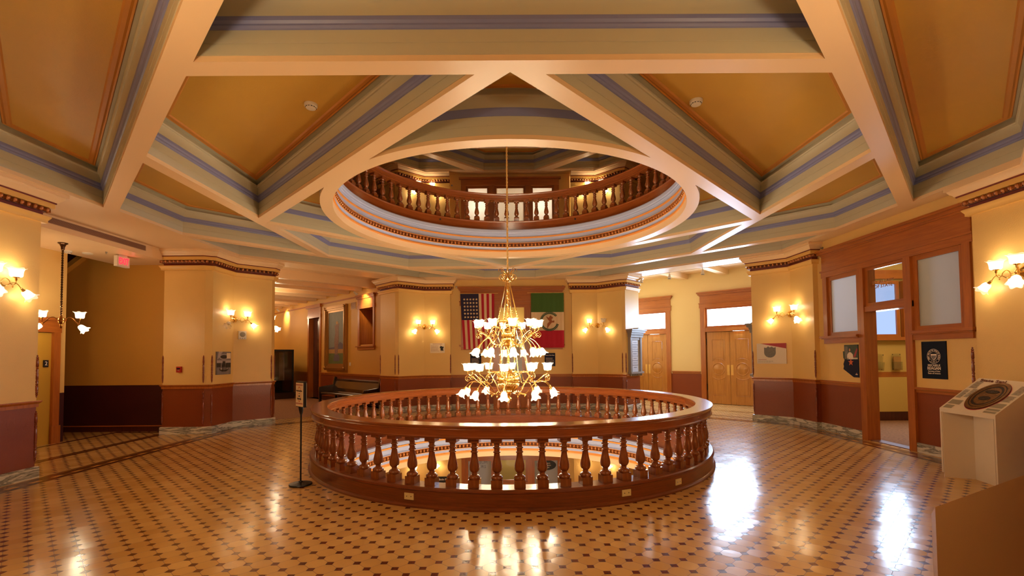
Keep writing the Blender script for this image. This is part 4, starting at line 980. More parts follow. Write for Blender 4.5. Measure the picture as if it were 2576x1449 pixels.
def oak_doors(c, lab, num):
    trim_no[0] += 1
    m = MB(); header(m, c-.97, c+.97, 3.27, 3.43, 3.81)
    for s in (-1, 1): a, b = sorted((c+s*.78, c+s*.94)); m.box(a, b, -.04, 0, 0, 3.27, 'oak')
    m.box(c-.78, c+.78, -.03, .1, 2.44, 2.58, 'oak_x')
    o = place(m.build('trim_%d' % trim_no[0]), VO, vn); struct(o, 'oak casing of '+lab, 'casing')
    m = MB(); frame_rect(m, c-.78, c+.78, 2.58, 3.27, .06, .03, .08); w = place(m.build('window_%d' % num), VO, vn); struct(w, 'glaring transom window above '+lab, 'window')
    MB().box(c-.72, c+.72, .05, .06, 2.64, 3.21, 'daylight').build('pane', w)
    for s in (-1, 1):
        dn_[0] += 1
        a, b = sorted((c+s*.005, c+s*.75)); w = b-a; cx = (a+b)/2
        d = place(MB().box(a, b, .03, .075, .01, 2.43, 'door_oak').build('door_%d' % dn_[0]), VO, vn)
        struct(d, ('left' if s < 0 else 'right')+' leaf of '+lab, 'door')
        m = MB(); y = .03
        def outline(pts, r=.011): m.tube([(p[0], y, p[1]) for p in pts]+[(pts[0][0], y, pts[0][1])], r, 'door_oak', 6)
        R = .20; cz = 1.18
        outline([(cx+R*math.cos(2*PI*i/28), cz+R*math.sin(2*PI*i/28)) for i in range(28)], .014)
        m.lathe([(.165, 0), (.155, .006), (.0, .008)], (cx, y, cz), 'door_oak', 28, axis=(0, -1, 0))
        R2_ = .29; hwp = .20
        aa = math.asin(hwp/R2_)
        top = [(cx+R2_*math.sin(-aa+2*aa*i/12), cz+R2_*math.cos(-aa+2*aa*i/12)+.06) for i in range(13)]
        outline(top+[(cx+hwp, 2.17), (cx-hwp, 2.17)]); bot = [(cx+R2_*math.sin(-aa+2*aa*i/12), cz-R2_*math.cos(-aa+2*aa*i/12)-.06) for i in range(13)]
        outline(bot+[(cx+hwp, .30), (cx-hwp, .30)])
        m.prism([(p[0]*.86+cx*.14, p[1]+.04) for p in top]+[(cx+hwp*.84, 2.13), (cx-hwp*.84, 2.13)], y-.008, y, 'door_oak', axis='y'); m.prism([(p[0]*.86+cx*.14, p[1]-.04) for p in bot]+[(cx+hwp*.84, .34), (cx-hwp*.84, .34)], y-.008, y, 'door_oak', axis='y')
        m.build('raised_panels', d, smooth=50)
        MB().box(*sorted((c+s*.02, c+s*.10)), .024, .03, .98, 1.32, 'plate_brass').build('push_plate', d)
        for zh in (.45, 2.0): MB().tube([(c+s*.757, .022, zh), (c+s*.757, .022, zh+.22)], .011, 'black_plastic', 8).build('hinge', d)
oak_doors(cA, 'the right double doors under the bright transom', 21); oak_doors(cB, 'the left double doors beside the marble tablet', 22)
wall('vestibule_right', [(6.6, 3.82), (8.55, 5.77)], 'the right side of the daylit vestibule', 4.55, 'vest_wall')
wall('vestibule_left', [(4.5, 9.72), (2.85, 7.48), (4.07, 6.26)], 'the left side of the daylit vestibule', 4.55, 'vest_wall')
m = MB(); m.plate([ccw([(3.45, 6.35), (6.8, 3.0), (9.2, 5.5), (4.6, 10.1), (2.4, 7.6)])], 4.5, 'cream_paint')
for t_ in (-1.0, .1, 1.25):    # ceiling joists running towards the doors
    a = Vector((5.9, 5.9))+rdir*(t_*1.25)+Vector((-.35, -.35)); b = a+Vector((1.75, 1.75)); m.bar((a.x, a.y, 4.42), (b.x, b.y, 4.42), .22, .18, 'cream_paint')
struct(m.build('ceiling_vestibule'), 'cream ceiling of the vestibule washed by daylight', 'ceiling')
m = MB(); a = Vector((6.95, 2.95)); b = Vector((3.4, 6.5)); m.sweep([(a.x+.12, a.y+.12), (b.x+.12, b.y+.12)], [(0, ZC, 'cream_paint'), (0, 4.6, 'cream_paint')]); trim(m, 'lintel above the vestibule opening', 'lintel')
def spot(x, y, z, label, aim=(-.4, .3, -.8), lit=False):
    t = thing('track_spotlight', label, 'spotlight', (x, y, z), 0, 'track spotlights')
    m = MB(); m.lathe([(.02, 0), (.02, -.02), (.008, -.025), (.008, -.07)], (0, 0, 0), 'white_plastic', 12); m.build('stem', t, smooth=40)
    a = Vector(aim).normalized(); m = MB(); m.lathe([(.0, -.075), (.028, -.07), (.03, -.02), (.035, .0), (.05, .04), (.05, .07)], Vector((0, 0, -.13)), 'white_plastic', 16, axis=a, cap=False); m.lathe([(.045, .055), (.0, .055)], Vector((0, 0, -.13)), 'bulb_glow' if lit else 'grey_patch', 16, axis=a, cap=False); m.build('lamp_head', t, smooth=40)
    if lit:
        ld = bpy.data.lights.new('spot_light', 'SPOT'); ld.energy = 35; ld.color = (1, .85, .62); ld.spot_size = math.radians(95); ld.spot_blend = .7; ld.shadow_soft_size = .04
        o = bpy.data.objects.new('spot_light', ld); COL.objects.link(o); o.parent = t; o.location = Vector((0, 0, -.13))+a*.10; o.rotation_mode = 'QUATERNION'; o.rotation_quaternion = a.to_track_quat('-Z', 'Y')
    return t
for i, (x, y, lb) in enumerate(((4.1, 6.0, 'white track spotlight over the marble tablet'), (4.75, 5.35, 'white track spotlight over the left double doors'), (5.45, 4.65, 'white track spotlight over the right double doors'))):
    spot(x, y, ZC+.01, lb, (-.1, -.1, -1))

# ------------------------------------------------------------------ office behind the east wall
m = MB(); W_ = [(7.07, 1.9), (7.07, -2.2), (11.5, -2.2), (11.5, 3.1), (7.07, 3.1)]
m.sweep(ccw([(7.08, -2.2), (11.5, -2.2), (11.5, 3.12), (7.08, 3.12)]), [(0, 0, 'dark_wood'), (0, .22, 'office_yellow'), (0, 1.07, 'oak_x'), (0, 1.2, 'office_yellow'), (0, 4.1, 'office_yellow')], closed=True)
# remove the side that would cover the office front
m.f, m.m = zip(*[(f, k) for f, k in zip(m.f, m.m) if not all(abs(m.v[i][0]-7.08) < .01 for i in f)]); m.f = list(m.f); m.m = list(m.m)
struct(m.build('wall_office'), 'yellow office wall seen through the open door', 'wall')
struct(MB().box(6.95, 11.5, -2.2, 3.1, -.02, .004, 'carpet').build('floor_office'), 'brown patterned office carpet', 'floor')
struct(MB().box(7.1, 11.5, -2.2, 3.1, 4.1, 4.15, 'cream_paint').build('ceiling_office'), 'office ceiling behind the glass', 'ceiling')
struct(MB().box(6.85, 7.06, EY-.46, EY+.46, .0, .012, 'threshold').build('trim_threshold'), 'pinkish marble threshold of the office door', 'threshold'); trim_no[0] += 1; bpy.data.objects['trim_threshold'].name = 'trim_%d' % trim_no[0]
m = MB(); frame_rect(m, 8.35, 9.60, 2.05, 3.45, .08, 3.0, 3.1); m.box(8.35, 11.4, 2.99, 3.1, 3.50, 3.72, 'oak_x'); m.box(8.2, 11.4, 2.96, 3.1, 1.98, 2.06, 'oak_x'); m.box(8.35, 9.6, 3.0, 3.1, 2.78, 2.86, 'oak_x')
w = m.build('window_31'); struct(w, 'bright frosted window inside the office', 'window'); m = MB(); m.box(8.43, 9.52, 3.04, 3.05, 2.13, 2.78, 'office_day'); m.box(8.43, 9.52, 3.04, 3.05, 2.86, 3.37, 'office_day'); m.build('pane', w)
m = MB(); frame_rect(m, 9.7, 10.6, 2.05, 3.45, .08, 3.0, 3.1); w = m.build('window_32'); struct(w, 'dim frosted window right of the bright office window', 'window'); MB().box(9.78, 10.52, 3.04, 3.05, 2.13, 3.37, 'frosted_glass').build('pane', w)
for x, y, k, lb, rz in ((9.09, 3.08, None, 'empty clear brochure holder on the office wall', .12), (9.53, 3.08, 'yel', 'brochure holder with yellow leaflets on the office wall', 0)):
    t = thing('brochure_holder', lb, 'brochure holder', (x, y, 1.45), 0, 'brochure holders'); m = MB()
    m.box(-.11, .11, -.01, 0, -.2, .2, 'clear_glass'); m.box(-.11, .11, -.06, -.05, -.2, -.0, 'clear_glass'); m.box(-.11, -.105, -.06, 0, -.2, 0, 'clear_glass'); m.box(.105, .11, -.06, 0, -.2, 0, 'clear_glass'); m.box(-.11, .11, -.06, 0, -.205, -.2, 'clear_glass'); q = m.build('holder', t)
    m = MB(); [m.ellipsoid((sx*.09, -.013, sz*.18), (.012, 0, 0), (0, .006, 0), (0, 0, .012), 'ink', 8, 4) for sx in (-1, 1) for sz in (-1, 1)]; m.build('screws', t)
    if k: MB().box(-.085, .085, -.045, -.015, -.19, .13, 'canvas_gold').build('leaflets', t)
    t.rotation_euler = (0, rz, 0)

def area_light(loc, rot, size, power, col, name='window_light', sy=None, parent=None):
    ld = bpy.data.lights.new(name, 'AREA'); ld.energy = power; ld.color = col; ld.size = size
    if sy: ld.shape = 'RECTANGLE'; ld.size_y = sy
    o = bpy.data.objects.new(name, ld); COL.objects.link(o); o.location = loc; o.rotation_euler = rot; return o
DAY = (.5, .72, 1.0)
area_light((8.97, 2.95, 2.75), (math.radians(-90), 0, 0), 1.1, 55, DAY, sy=1.2)
# ------------------------------------------------------------------ corridor to the north-west
cn = (-.7071, -.7071)          # the right-hand wall faces south-west
CO = (-3.88, 6.68)             # local x grows towards the pier
cr = Vector((.7071, -.7071))
CL = lambda x, y: (x-CO[0])*cr.x+(y-CO[1])*cr.y
xw0, xw1 = CL(-5.34, 8.14), CL(-4.67, 7.47)
xd0, xd1 = CL(-8.50, 11.30), CL(-7.76, 10.56)
front_wall('wall_corridor_right', CO, cn, -13.0, .0, 4.3, [(xw0, xw1, 2.12, 3.39), (xd0, xd1, 0, 3.33)], 'long yellow corridor wall with the painting', col='hall_wall', thick=.9)
m = MB(); mr = MB(); mp = MB()
for a, b in ((-13, xd0-.12), (xd1+.12, 0)):
    m.box(a, b, -.03, 0, 0, .17, 'dark_wood'); m.box(a, b, -.02, 0, .17, .19, 'oak_x'); mr.box(a, b, -.02, 0, 1.0, 1.045, 'oak_x'); mr.box(a, b, -.04, 0, 1.045, 1.08, 'oak_x')
mp.box(-13, 0, -.03, 0, 3.82, 3.87, 'oak_x')
b = place(m.build('baseboard_corridor'), CO, cn); struct(b, 'dark wooden baseboard of the corridor wall', 'baseboard')
trim_no[0] += 1; b = place(mr.build('trim_%d' % trim_no[0]), CO, cn); struct(b, 'chair rail of the corridor wall', 'chair rail')
trim_no[0] += 1; b = place(mp.build('trim_%d' % trim_no[0]), CO, cn); struct(b, 'picture rail high on the corridor wall', 'picture rail')
m = MB(); m.box(xw0-.13, xw0, -.035, 0, 2.06, 3.39, 'oak'); m.box(xw1, xw1+.10, -.035, 0, 2.06, 3.39, 'oak'); m.box(xw0-.16, xw1+.13, -.05, 0, 3.39, 3.52, 'oak_x'); m.box(xw0-.14, xw1+.11, -.035, 0, 3.52, 3.74, 'oak_x'); m.box(xw0-.18, xw1+.15, -.08, 0, 3.74, 3.80, 'oak_x'); m.box(xw0-.2, xw1+.17, -.11, 0, 3.80, 3.87, 'oak_x')
m.box(xw0-.2, xw1+.15, -.09, 0, 2.03, 2.07, 'oak_x'); m.box(xw0-.16, xw1+.12, -.04, 0, 1.94, 2.03, 'oak_x')
m.box(xw0, xw1, .55, .6, 2.12, 3.39, 'dark_wood'); m.box(xw0+.42, xw0+.46, .5, .6, 2.12, 3.39, 'oak')
w = place(m.build('window_11'), CO, cn); struct(w, 'deep wooden window niche at the near end of the corridor wall', 'window'); MB().box(xw0+.5, xw1-.06, .53, .54, 2.2, 3.0, 'frosted_glass').build('pane', w)
m = MB(); m.box(xd0-.13, xd0, -.04, 0, 0, 3.33, 'oak'); m.box(xd1, xd1+.13, -.04, 0, 0, 3.33, 'oak'); m.box(xd0-.15, xd1+.15, -.05, 0, 3.33, 3.46, 'oak_x'); m.box(xd0-.13, xd1+.13, -.035, 0, 3.46, 3.74, 'oak_x'); m.box(xd0-.2, xd1+.2, -.10, 0, 3.74, 3.87, 'oak_x')
trim_no[0] += 1; b = place(m.build('trim_%d' % trim_no[0]), CO, cn); struct(b, 'tall wooden casing of the corridor door', 'casing')
d = place(MB().box(xd0, xd1, .16, .21, 0, 3.33, 'dark_wood').build('door_11'), CO, cn); struct(d, 'dark panelled corridor door left of the painting', 'door')
m = MB(); w_ = xd1-xd0
for z0, z1 in ((.15, .55), (.70, 1.15), (1.30, 2.30), (2.45, 3.2)): m.box(xd0+.12, xd1-.12, .145, .16, z0, z1, 'dark_wood')
m.build('door_panels', d)
# painting
px0, px1 = CL(-7.30, 10.10), CL(-6.02, 8.82)
t = thing('framed_painting', 'tall gilt-framed painting of a pale standing figure over green hills', 'painting', (CO[0], CO[1], 0), wallrot(cn))
m = MB(); zb, zt = 1.19, 3.67
for a, b, y, k in ((0, .06, -.10, 'gilt'), (.06, .11, -.13, 'gilt'), (.11, .17, -.09, 'gilt'), (.17, .25, -.05, 'gilt')):
    m.box(px0+a, px0+b, y, 0, zb+a, zt-a, k); m.box(px1-b, px1-a, y, 0, zb+a, zt-a, k); m.box(px0+b, px1-b, y, 0, zt-b, zt-a, k); m.box(px0+b, px1-b, y, 0, zb+a, zb+b, k)
for x in (px0+.08, px1-.08):
    for z in (zb+.08, zt-.08): m.ellipsoid((x, -.13, z), (.06, 0, 0), (0, .03, 0), (0, 0, .06), 'gilt', 10, 6)
m.build('gilt_frame', t, smooth=40)
m = MB(); a, b, c, d_ = px0+.25, px1-.25, zb+.25, zt-.25; H = d_-c; w2 = b-a; xc = (a+b)/2
m.box(a, b, -.03, -.02, c, d_, 'canvas_sky'); m.box(a, b, -.031, -.03, c, c+.20*H, 'canvas_green'); m.box(a, b, -.031, -.03, c+.20*H, c+.28*H, 'canvas_gold')
m.prism([(a, c+.28*H), (b, c+.28*H), (b, c+.36*H), (xc+.25*w2, c+.42*H), (xc+.05*w2, c+.33*H), (a, c+.31*H)], -.032, -.031, 'canvas_violet', axis='y')
m.prism([(xc-.18*w2, c+.05*H), (xc+.2*w2, c+.05*H), (xc+.22*w2, c+.14*H), (xc+.08*w2, c+.2*H), (xc-.1*w2, c+.2*H)], -.033, -.031, 'canvas_violet', axis='y')
m.prism([(xc-.08*w2, c+.18*H), (xc+.10*w2, c+.18*H), (xc+.17*w2, c+.5*H), (xc+.16*w2, c+.68*H), (xc+.20*w2, c+.78*H), (xc+.02*w2, c+.76*H), (xc-.10*w2, c+.74*H), (xc-.06*w2, c+.6*H), (xc-.12*w2, c+.45*H)], -.034, -.031, 'canvas_rose', axis='y')
m.prism(ell(xc+.05*w2, c+.79*H, .07*w2, .03*H), -.035, -.031, 'canvas_gold', axis='y'); m.build('canvas', t)
o = place(MB().box(CL(-5.84, 8.64), CL(-5.56, 8.36), -.012, 0, 3.42, 3.68, 'gilt').build('wall_grille'), CO, cn); tag(o, 'small square wall grille between painting and window niche', 'air grille')
m = MB(); [m.box(CL(-5.82, 8.62), CL(-5.58, 8.38), -.016, -.012, 3.44+i*.018, 3.45+i*.018, 'egg_ground') for i in range(13)]; m.build('slats', o)
o = place(MB().box(CL(-5.92, 8.72), CL(-5.84, 8.64), -.01, 0, 1.37, 1.49, 'white_plastic').build('switch_plate'), CO, cn); tag(o, 'white switch plate right of the tall painting', 'switch')
# corridor shell
wall('corridor_left', [(-16.2, 13.4), (-6.92, 4.12)], 'the left side of the bench corridor', 4.3, 'hall_wall')
struct(MB().sweep([(-13.0, 15.8), (-16.2, 12.6)], [(0, 0, 'hall_wall'), (0, 4.3, 'hall_wall')]).build('wall_corridor_end'), 'far end wall of the bench corridor', 'wall')
m = MB(); m.plate([ccw([(-3.45, 6.45), (-6.85, 3.05), (-16.9, 12.9), (-13.4, 16.4)])], 4.28, 'cream_paint')
for i in range(11):
    k = 1.0+i*.98; a = Vector((-6.75, 3.9))+Vector((-k, k)).normalized()*k*1.0; b = a+Vector((3.0, 3.0))
    m.bar((a.x, a.y, 4.16), (b.x, b.y, 4.16), .2, .28, 'cream_paint')
struct(m.build('ceiling_corridor'), 'cream joisted ceiling of the bench corridor', 'ceiling')
m = MB(); m.sweep([(-3.55, 6.6), (-6.98, 3.17)], [(0, ZC, 'cream_paint'), (0, 4.35, 'cream_paint')]); trim(m, 'lintel above the corridor opening', 'lintel')
m = MB(); m.plate([ccw([(-3.95, 6.45), (-6.85, 3.9), (-16.9, 12.9), (-13.4, 16.4)])], .003, 'carpet'); struct(m.build('floor_corridor'), 'brown patterned corridor carpet', 'floor')
def track(x, y, label): return spot(x, y, 3.99, label, (.55, .75, -.55), True)
track(-5.25, 7.35, 'lit white track spotlight in front of the window niche'); track(-10.6, 12.8, 'lit white track spotlight deep in the corridor')
o = MB().lathe([(.02, 0), (.02, -.01), (.006, -.015), (.006, -.06), (.02, -.065), (.003, -.07)], (-7.2, 6.6, 4.28), 'steel', 10).build('ceiling_sprinkler', smooth=40); tag(o, 'sprinkler between the joists of the bench corridor', 'sprinkler')
sconce((-6.74, 4.20), (.707, .707), 'wall lamp just peeking past the pier at the corridor mouth', z=2.62, power=5)
# bench: a high-backed dark wooden settle against the corridor wall
bt = thing('bench', 'dark polished high-backed wooden bench against the corridor wall', 'bench', (CO[0], CO[1], 0), wallrot(cn))
x0, x1 = CL(-6.58, 9.38), CL(-4.2, 7.0)
def sidepanel(x):
    return MB().prism([(-.72, .0), (-.64, .0), (-.64, .30), (-.12, .30), (-.12, .0), (-.05, .0), (-.05, .94), (-.14, .96), (-.20, .66), (-.72, .60), (-.74, .55)], x-.035, x+.035, 'bench_wood', axis='x')
for x in (x0, x1): sidepanel(x).build('end_panel', bt, smooth=30)
m = MB(); n = 12; P = [(-.70, .40), (-.68, .425), (-.55, .42), (-.40, .405), (-.28, .40), (-.22, .43)]; 
for (a, b), (c, d_) in zip(P[:-1], P[1:]): m.quad((x0, a, b), (x1, a, b), (x1, c, d_), (x0, c, d_), 'bench_wood')
m.box(x0, x1, -.70, -.66, .36, .41, 'bench_wood'); m.build('seat', bt, smooth=50)
m = MB(); P = [(-.22, .42), (-.20, .55), (-.15, .70), (-.12, .80), (-.13, .86), (-.10, .88), (-.06, .86), (-.06, .42)]
for (a, b), (c, d_) in zip(P[:-1], P[1:]): m.quad((x0, a, b), (x1, a, b), (x1, c, d_), (x0, c, d_), 'bench_wood')
m.build('backrest', bt, smooth=50)
MB().box((x0+x1)/2-.03, (x0+x1)/2+.03, -.60, -.10, 0, .40, 'bench_wood').build('leg', bt)
# display case
t = thing('display_case', 'dark wooden glazed display case at the far left of the corridor', 'display case', (-9.95, 11.35, 0), math.radians(-45))
MB().box(-1.6, .95, -.42, .42, 0, .26, 'bench_wood').build('plinth', t); m = MB()
for x in (-1.55, -.55, .90): 
    for y in (-.38, .38): m.box(x-.025, x+.025, y-.02, y+.02, .26, 2.0, 'black')
m.box(-1.58, .93, -.40, .40, 1.96, 2.02, 'black'); m.box(-1.55, .90, .34, .36, .26, 1.98, 'black'); m.build('frame', t)
m = MB(); m.box(-1.53, -.55, -.37, -.36, .3, 1.96, 'clear_glass'); m.box(-.55, .88, -.37, -.36, .3, 1.96, 'clear_glass'); m.box(.87, .88, -.36, .34, .3, 1.96, 'clear_glass'); m.build('glass', t); MB().box(-1.5, .85, -.30, .30, .27, .75, 'case_glass_dark').build('inner_step', t); MB().box(.1, .6, .1, .14, .75, 1.9, 'photo_grey').build('exhibit_panel', t)
MB().box(-1.3, -.75, -.381, -.375, .7, 1.8, 'hall_wall').build('exhibit_panel', t)

# ------------------------------------------------------------------ lift hall on the left
HX = -9.2
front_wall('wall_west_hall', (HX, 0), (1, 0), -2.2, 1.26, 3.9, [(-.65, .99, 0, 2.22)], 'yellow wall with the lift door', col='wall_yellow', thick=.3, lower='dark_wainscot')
m = MB(); m.box(.99, 1.13, -.035, 0, 0, 2.22, 'oak'); m.box(-.85, -.65, -.035, 0, 0, 2.22, 'oak'); m.box(-.86, 1.14, -.04, 0, 2.22, 2.46, 'oak_x'); m.box(-.9, 1.18, -.09, 0, 2.46, 2.52, 'oak_x'); m.box(.975, 1.155, -.045, 0, 0, .35, 'oak')
trim_no[0] += 1; o = place(m.build('trim_%d' % trim_no[0]), (HX, 0), (1, 0)); struct(o, 'oak casing of the lift door', 'casing')
d = place(MB().box(-.65, .70, .22, .26, 0, 2.2, 'elevator_paint').build('door_12'), (HX, 0), (1, 0)); struct(d, 'ochre painted sliding lift door', 'door'); MB().box(.70, .71, .218, .262, 0, 2.2, 'black').build('door_edge', d)
o = place(MB().box(.71, .99, .02, .24, 0, 2.21, 'elevator_paint').build('trim_jamb'), (HX, 0), (1, 0)); trim_no[0] += 1; o.name = 'trim_%d' % trim_no[0]; struct(o, 'ochre metal jamb of the lift', 'jamb')
t = thing('floor_number_plate', 'small black plate reading 2 on the lift jamb', 'sign', (HX, 0, 0), wallrot((1, 0))); MB().box(.83, .93, .005, .02, 1.53, 1.67, 'black').build('plate', t); txt('2', .11, 'poster_text', t, 'lettering', (.88, .003, 1.60))
wall('west_return', [(-11.0, 1.26), (-9.2, 1.26)], 'the yellow return beside the lift', 3.9, 'wall_yellow', wains=False)
m = MB(); m.quad((-9.5, 1.26, 0), (-9.2, 1.26, 0), (-9.2, 1.26, 3.9), (-9.5, 1.26, 3.9), 'wall_yellow'); m.build('x'); bpy.data.objects.remove(bpy.data.objects['x'])
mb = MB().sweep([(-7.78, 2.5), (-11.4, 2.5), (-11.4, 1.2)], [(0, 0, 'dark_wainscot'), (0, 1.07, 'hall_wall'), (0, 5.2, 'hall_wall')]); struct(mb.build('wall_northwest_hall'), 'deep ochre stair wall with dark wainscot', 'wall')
b = MB().sweep([(-7.78, 2.5), (-11.4, 2.5)], [(0, 0, 'dark_wood'), (.03, 0, 'dark_wood'), (.03, .12, 'oak_x'), (.015, .14, 'oak_x'), (0, .14, 'oak_x')]).build('baseboard_stair'); struct(b, 'dark red wooden baseboard of the stair wall', 'baseboard')
m = MB(); m.plate([ccw([(-7.76, 2.5), (-9.2, 2.5), (-9.2, -2.2), (-7.76, -2.2)])], 3.88, 'cream_paint'); m.quad((-7.76, -2.2, 3.88), (-7.76, 2.06, 3.88), (-7.76, 2.06, ZC), (-7.76, -2.2, ZC), 'cream_paint')
m.quad((-9.2, 1.2, 3.88), (-9.2, 2.5, 3.88), (-9.2, 2.5, 5.2), (-9.2, 1.2, 5.2), 'hall_wall')
struct(m.build('ceiling_hall'), 'lower cream ceiling of the lift hall', 'ceiling')
struct(MB().box(-11.4, -9.2, 1.2, 2.5, 5.2, 5.25, 'hall_wall').build('ceiling_stair'), 'dark ceiling over the stair', 'ceiling')
wall('west_hall_south', [(-9.2, -2.0), (-7.78, -2.0)], 'the south side of the lift hall', 3.9)
m = MB(); m.bar((-11.2, 2.43, 3.12), (-9.25, 2.43, 4.62), .1, .14, 'hall_wall', up=(0, 1, 0)); m.prism([(-11.2, 3.2), (-9.25, 4.7), (-9.25, 5.15), (-11.2, 5.15)], 2.36, 2.42, 'dark_wood', axis='y'); trim(m, 'dark sloping stair stringer high in the corner', 'stair stringer')
t = thing('air_grille', 'long slotted air grille in the bulkhead over the lift hall', 'air grille', (-7.755, -1.05, 0)); m = MB(); m.box(-.0, .012, -.7, 2.52, 3.975, 4.075, 'vent_metal'); m.build('frame', t); m = MB(); [m.box(.012, .016, -.68, 2.50, 3.982+i*.0125, 3.988+i*.0125, 'egg_ground') for i in range(8)]; m.build('slats', t)
t = thing('exit_sign', 'glowing red EXIT sign hanging in the lift hall', 'sign', (-8.24, 1.46, 3.88), math.radians(86))
MB().box(-.145, .145, -.04, .04, -.25, -.03, 'white_plastic').build('housing', t); MB().box(-.10, .10, -.03, .03, -.03, 0, 'white_plastic').build('canopy', t); MB().box(-.125, .125, -.043, -.04, -.235, -.045, 'poster_text').build('face', t); txt('EXIT', .19, 'exit_red', t, 'lettering', (0, -.046, -.14), bold=.003, sx=.60)
bulb_light(t, (.1, -.16, -.08), .08, .03, (1, .1, .12), 'exit_glow')

# ------------------------------------------------------------------ sign stand
sx_, sy_ = -2.79, -2.17
t = thing('sign_stand', 'black pedestal stand holding a framed oval-logo sign, left of the round railing', 'sign stand', (sx_, sy_, 0))
MB().lathe([(.0, 0), (.14, 0), (.145, .01), (.14, .022), (.06, .036), (.025, .045), (.02, .055)], (0, 0, 0), 'black_plastic', 32).build('base', t, smooth=40)
MB().tube([(0, 0, .05), (0, 0, 1.0)], .011, 'black_plastic', 10).build('pole', t, smooth=60)
MB().lathe([(.012, .92), (.022, .95), (.034, 1.02), (.03, 1.03)], (0, 0, 0), 'black_plastic', 14).build('collar', t, smooth=40)
hd = bpy.data.objects.new('sign_head', None); bpy.data.objects.remove(hd)
RZ = Matrix.Rotation(math.radians(-42), 4, 'Z')
def turned(m): m.v = [tuple(RZ @ Vector(v)) for v in m.v]; return m
turned(MB().box(-.11, .11, -.02, .02, 1.02, 1.36, 'black_plastic')).build('sign_frame', t)
for s in (-1, 1):
    turned(MB().box(-.105, .105, *sorted((s*.02, s*.026)), 1.03, 1.34, 'paper')).build('paper_sheet', t)
m = MB(); y = -.0265
for z in (1.065, 1.31): m.box(-.10, .10, y-.001, y, z-.004, z+.004, 'poster_crimson'); m.box(-.10, .10, y-.001, y, z+.008, z+.012, 'poster_crimson')
for i in range(30):
    a, b = 2*PI*i/30, 2*PI*(i+1)/30; m.quad(*[(r*math.cos(q)*.55, y-.0008, 1.19+r*math.sin(q)) for r, q in ((.088, a), (.088, b), (.10, b), (.10, a))], 'poster_orange')
turned(m).build('printed_logo', t)
for s, z, sz in (('Preserving Arizona', 1.235, .027), ('a', 1.20, .02), ('Gift', 1.165, .03), ('Membership', 1.13, .028)):
    q = txt(s if s != 'a' else 'is a', sz, 'ink', t, 'lettering', (0, 0, 0), sx=.8); q.matrix_local = RZ @ Matrix.Translation((0, y-.001, z)) @ Matrix.Rotation(PI/2, 4, 'X')

# ------------------------------------------------------------------ seal display and low plinth
t = thing('seal_display', 'cream slanted display stand with large oval state seal, at the right pier', 'display stand', (0, 0, 0))
KS = .95; sc_ = lambda x, y: (x*KS, -8.334+(y+8.334)*KS)
FL, FR, BL, BR = sc_(6.10, -1.73), sc_(6.33, -2.27), sc_(6.70, -1.72), sc_(6.93, -2.26)
zf, zk = .87, 1.30
zc4 = {FL: .92, FR: .88, BL: 1.318, BR: 1.278}
V3 = lambda p, z: (p[0], p[1], z)
def face_prism(m, quad, t0, k):
    """thin slab: quad of 3D points, extruded downwards by t0"""
    a = [m.vert(*p) for p in quad]; b = [m.vert(p[0], p[1], p[2]-t0) for p in quad]
    m.face(a, k); m.face(list(reversed(b)), k)
    for i in range(4): m.face([a[i], b[i], b[(i+1) % 4], a[(i+1) % 4]], k)
    return m
face_prism(MB(), [V3(p, zc4[p]) for p in (FL, FR, BR, BL)], .05, 'white_board').build('slanted_top', t)
m = MB()
def vpanel(m, a, b, za, zb, w, k, z0=0):
    a, b = Vector(a), Vector(b); d = (b-a).normalized(); n_ = Vector((-d.y, d.x))*w
    p = [(a.x, a.y, z0), (b.x, b.y, z0), (b.x, b.y, zb), (a.x, a.y, za)]; q = [(x+n_.x, y+n_.y, z) for x, y, z in p]; i = [m.vert(*v) for v in p+q]
    for f in ((0, 1, 2, 3), (7, 6, 5, 4), (0, 4, 5, 1), (1, 5, 6, 2), (2, 6, 7, 3), (3, 7, 4, 0)): m.face([i[j] for j in f], k)
vpanel(m, FL, BL, zc4[FL]-.05, zc4[BL]-.05, -.02, 'white_board', .06); m.build('side_panel', t)
m = MB(); vpanel(m, FR, BR, zc4[FR]-.05, zc4[BR]-.05, .02, 'white_board'); m.build('side_panel', t)
m = MB(); mid = sc_(6.42, -1.90); vpanel(m, (FL[0]+.01, FL[1]-.02), mid, .87, .955, -.015, 'white_board'); m.build('recess_panel', t)
m = MB(); vpanel(m, mid, (FR[0]+.01, FR[1]+.02), .955, .83, -.015, 'white_board'); m.build('recess_panel', t)
def top_pt(u, v, lift=.0):
    """u across (0 left..1 right), v up the slope"""
    a = Vector(V3(FL, zc4[FL])).lerp(Vector(V3(FR, zc4[FR])), u); b = Vector(V3(BL, zc4[BL])).lerp(Vector(V3(BR, zc4[BR])), u); p = a.lerp(b, v); return (p.x-.3*lift, p.y, p.z+lift)
m = MB()
def disc(cu, cv, ru, rv, l0, l1, k, r0=0, n=44):
    for i in range(n):
        a, b = 2*PI*i/n, 2*PI*(i+1)/n
        P_ = lambda r, q, l: top_pt(cu+ru*r*math.cos(q), cv+rv*r*math.sin(q), l)
        if r0: m.quad(P_(r0, a, l1), P_(1, a, l1), P_(1, b, l1), P_(r0, b, l1), k)
        else: i3 = [m.vert(*P_(0, a, l1)), m.vert(*P_(1, a, l1)), m.vert(*P_(1, b, l1))]; m.face(i3, k)
        m.quad(P_(1, a, l0), P_(1, b, l0), P_(1, b, l1), P_(1, a, l1), k)
        if r0: m.quad(P_(r0, b, l0), P_(r0, a, l0), P_(r0, a, l1), P_(r0, b, l1), k)
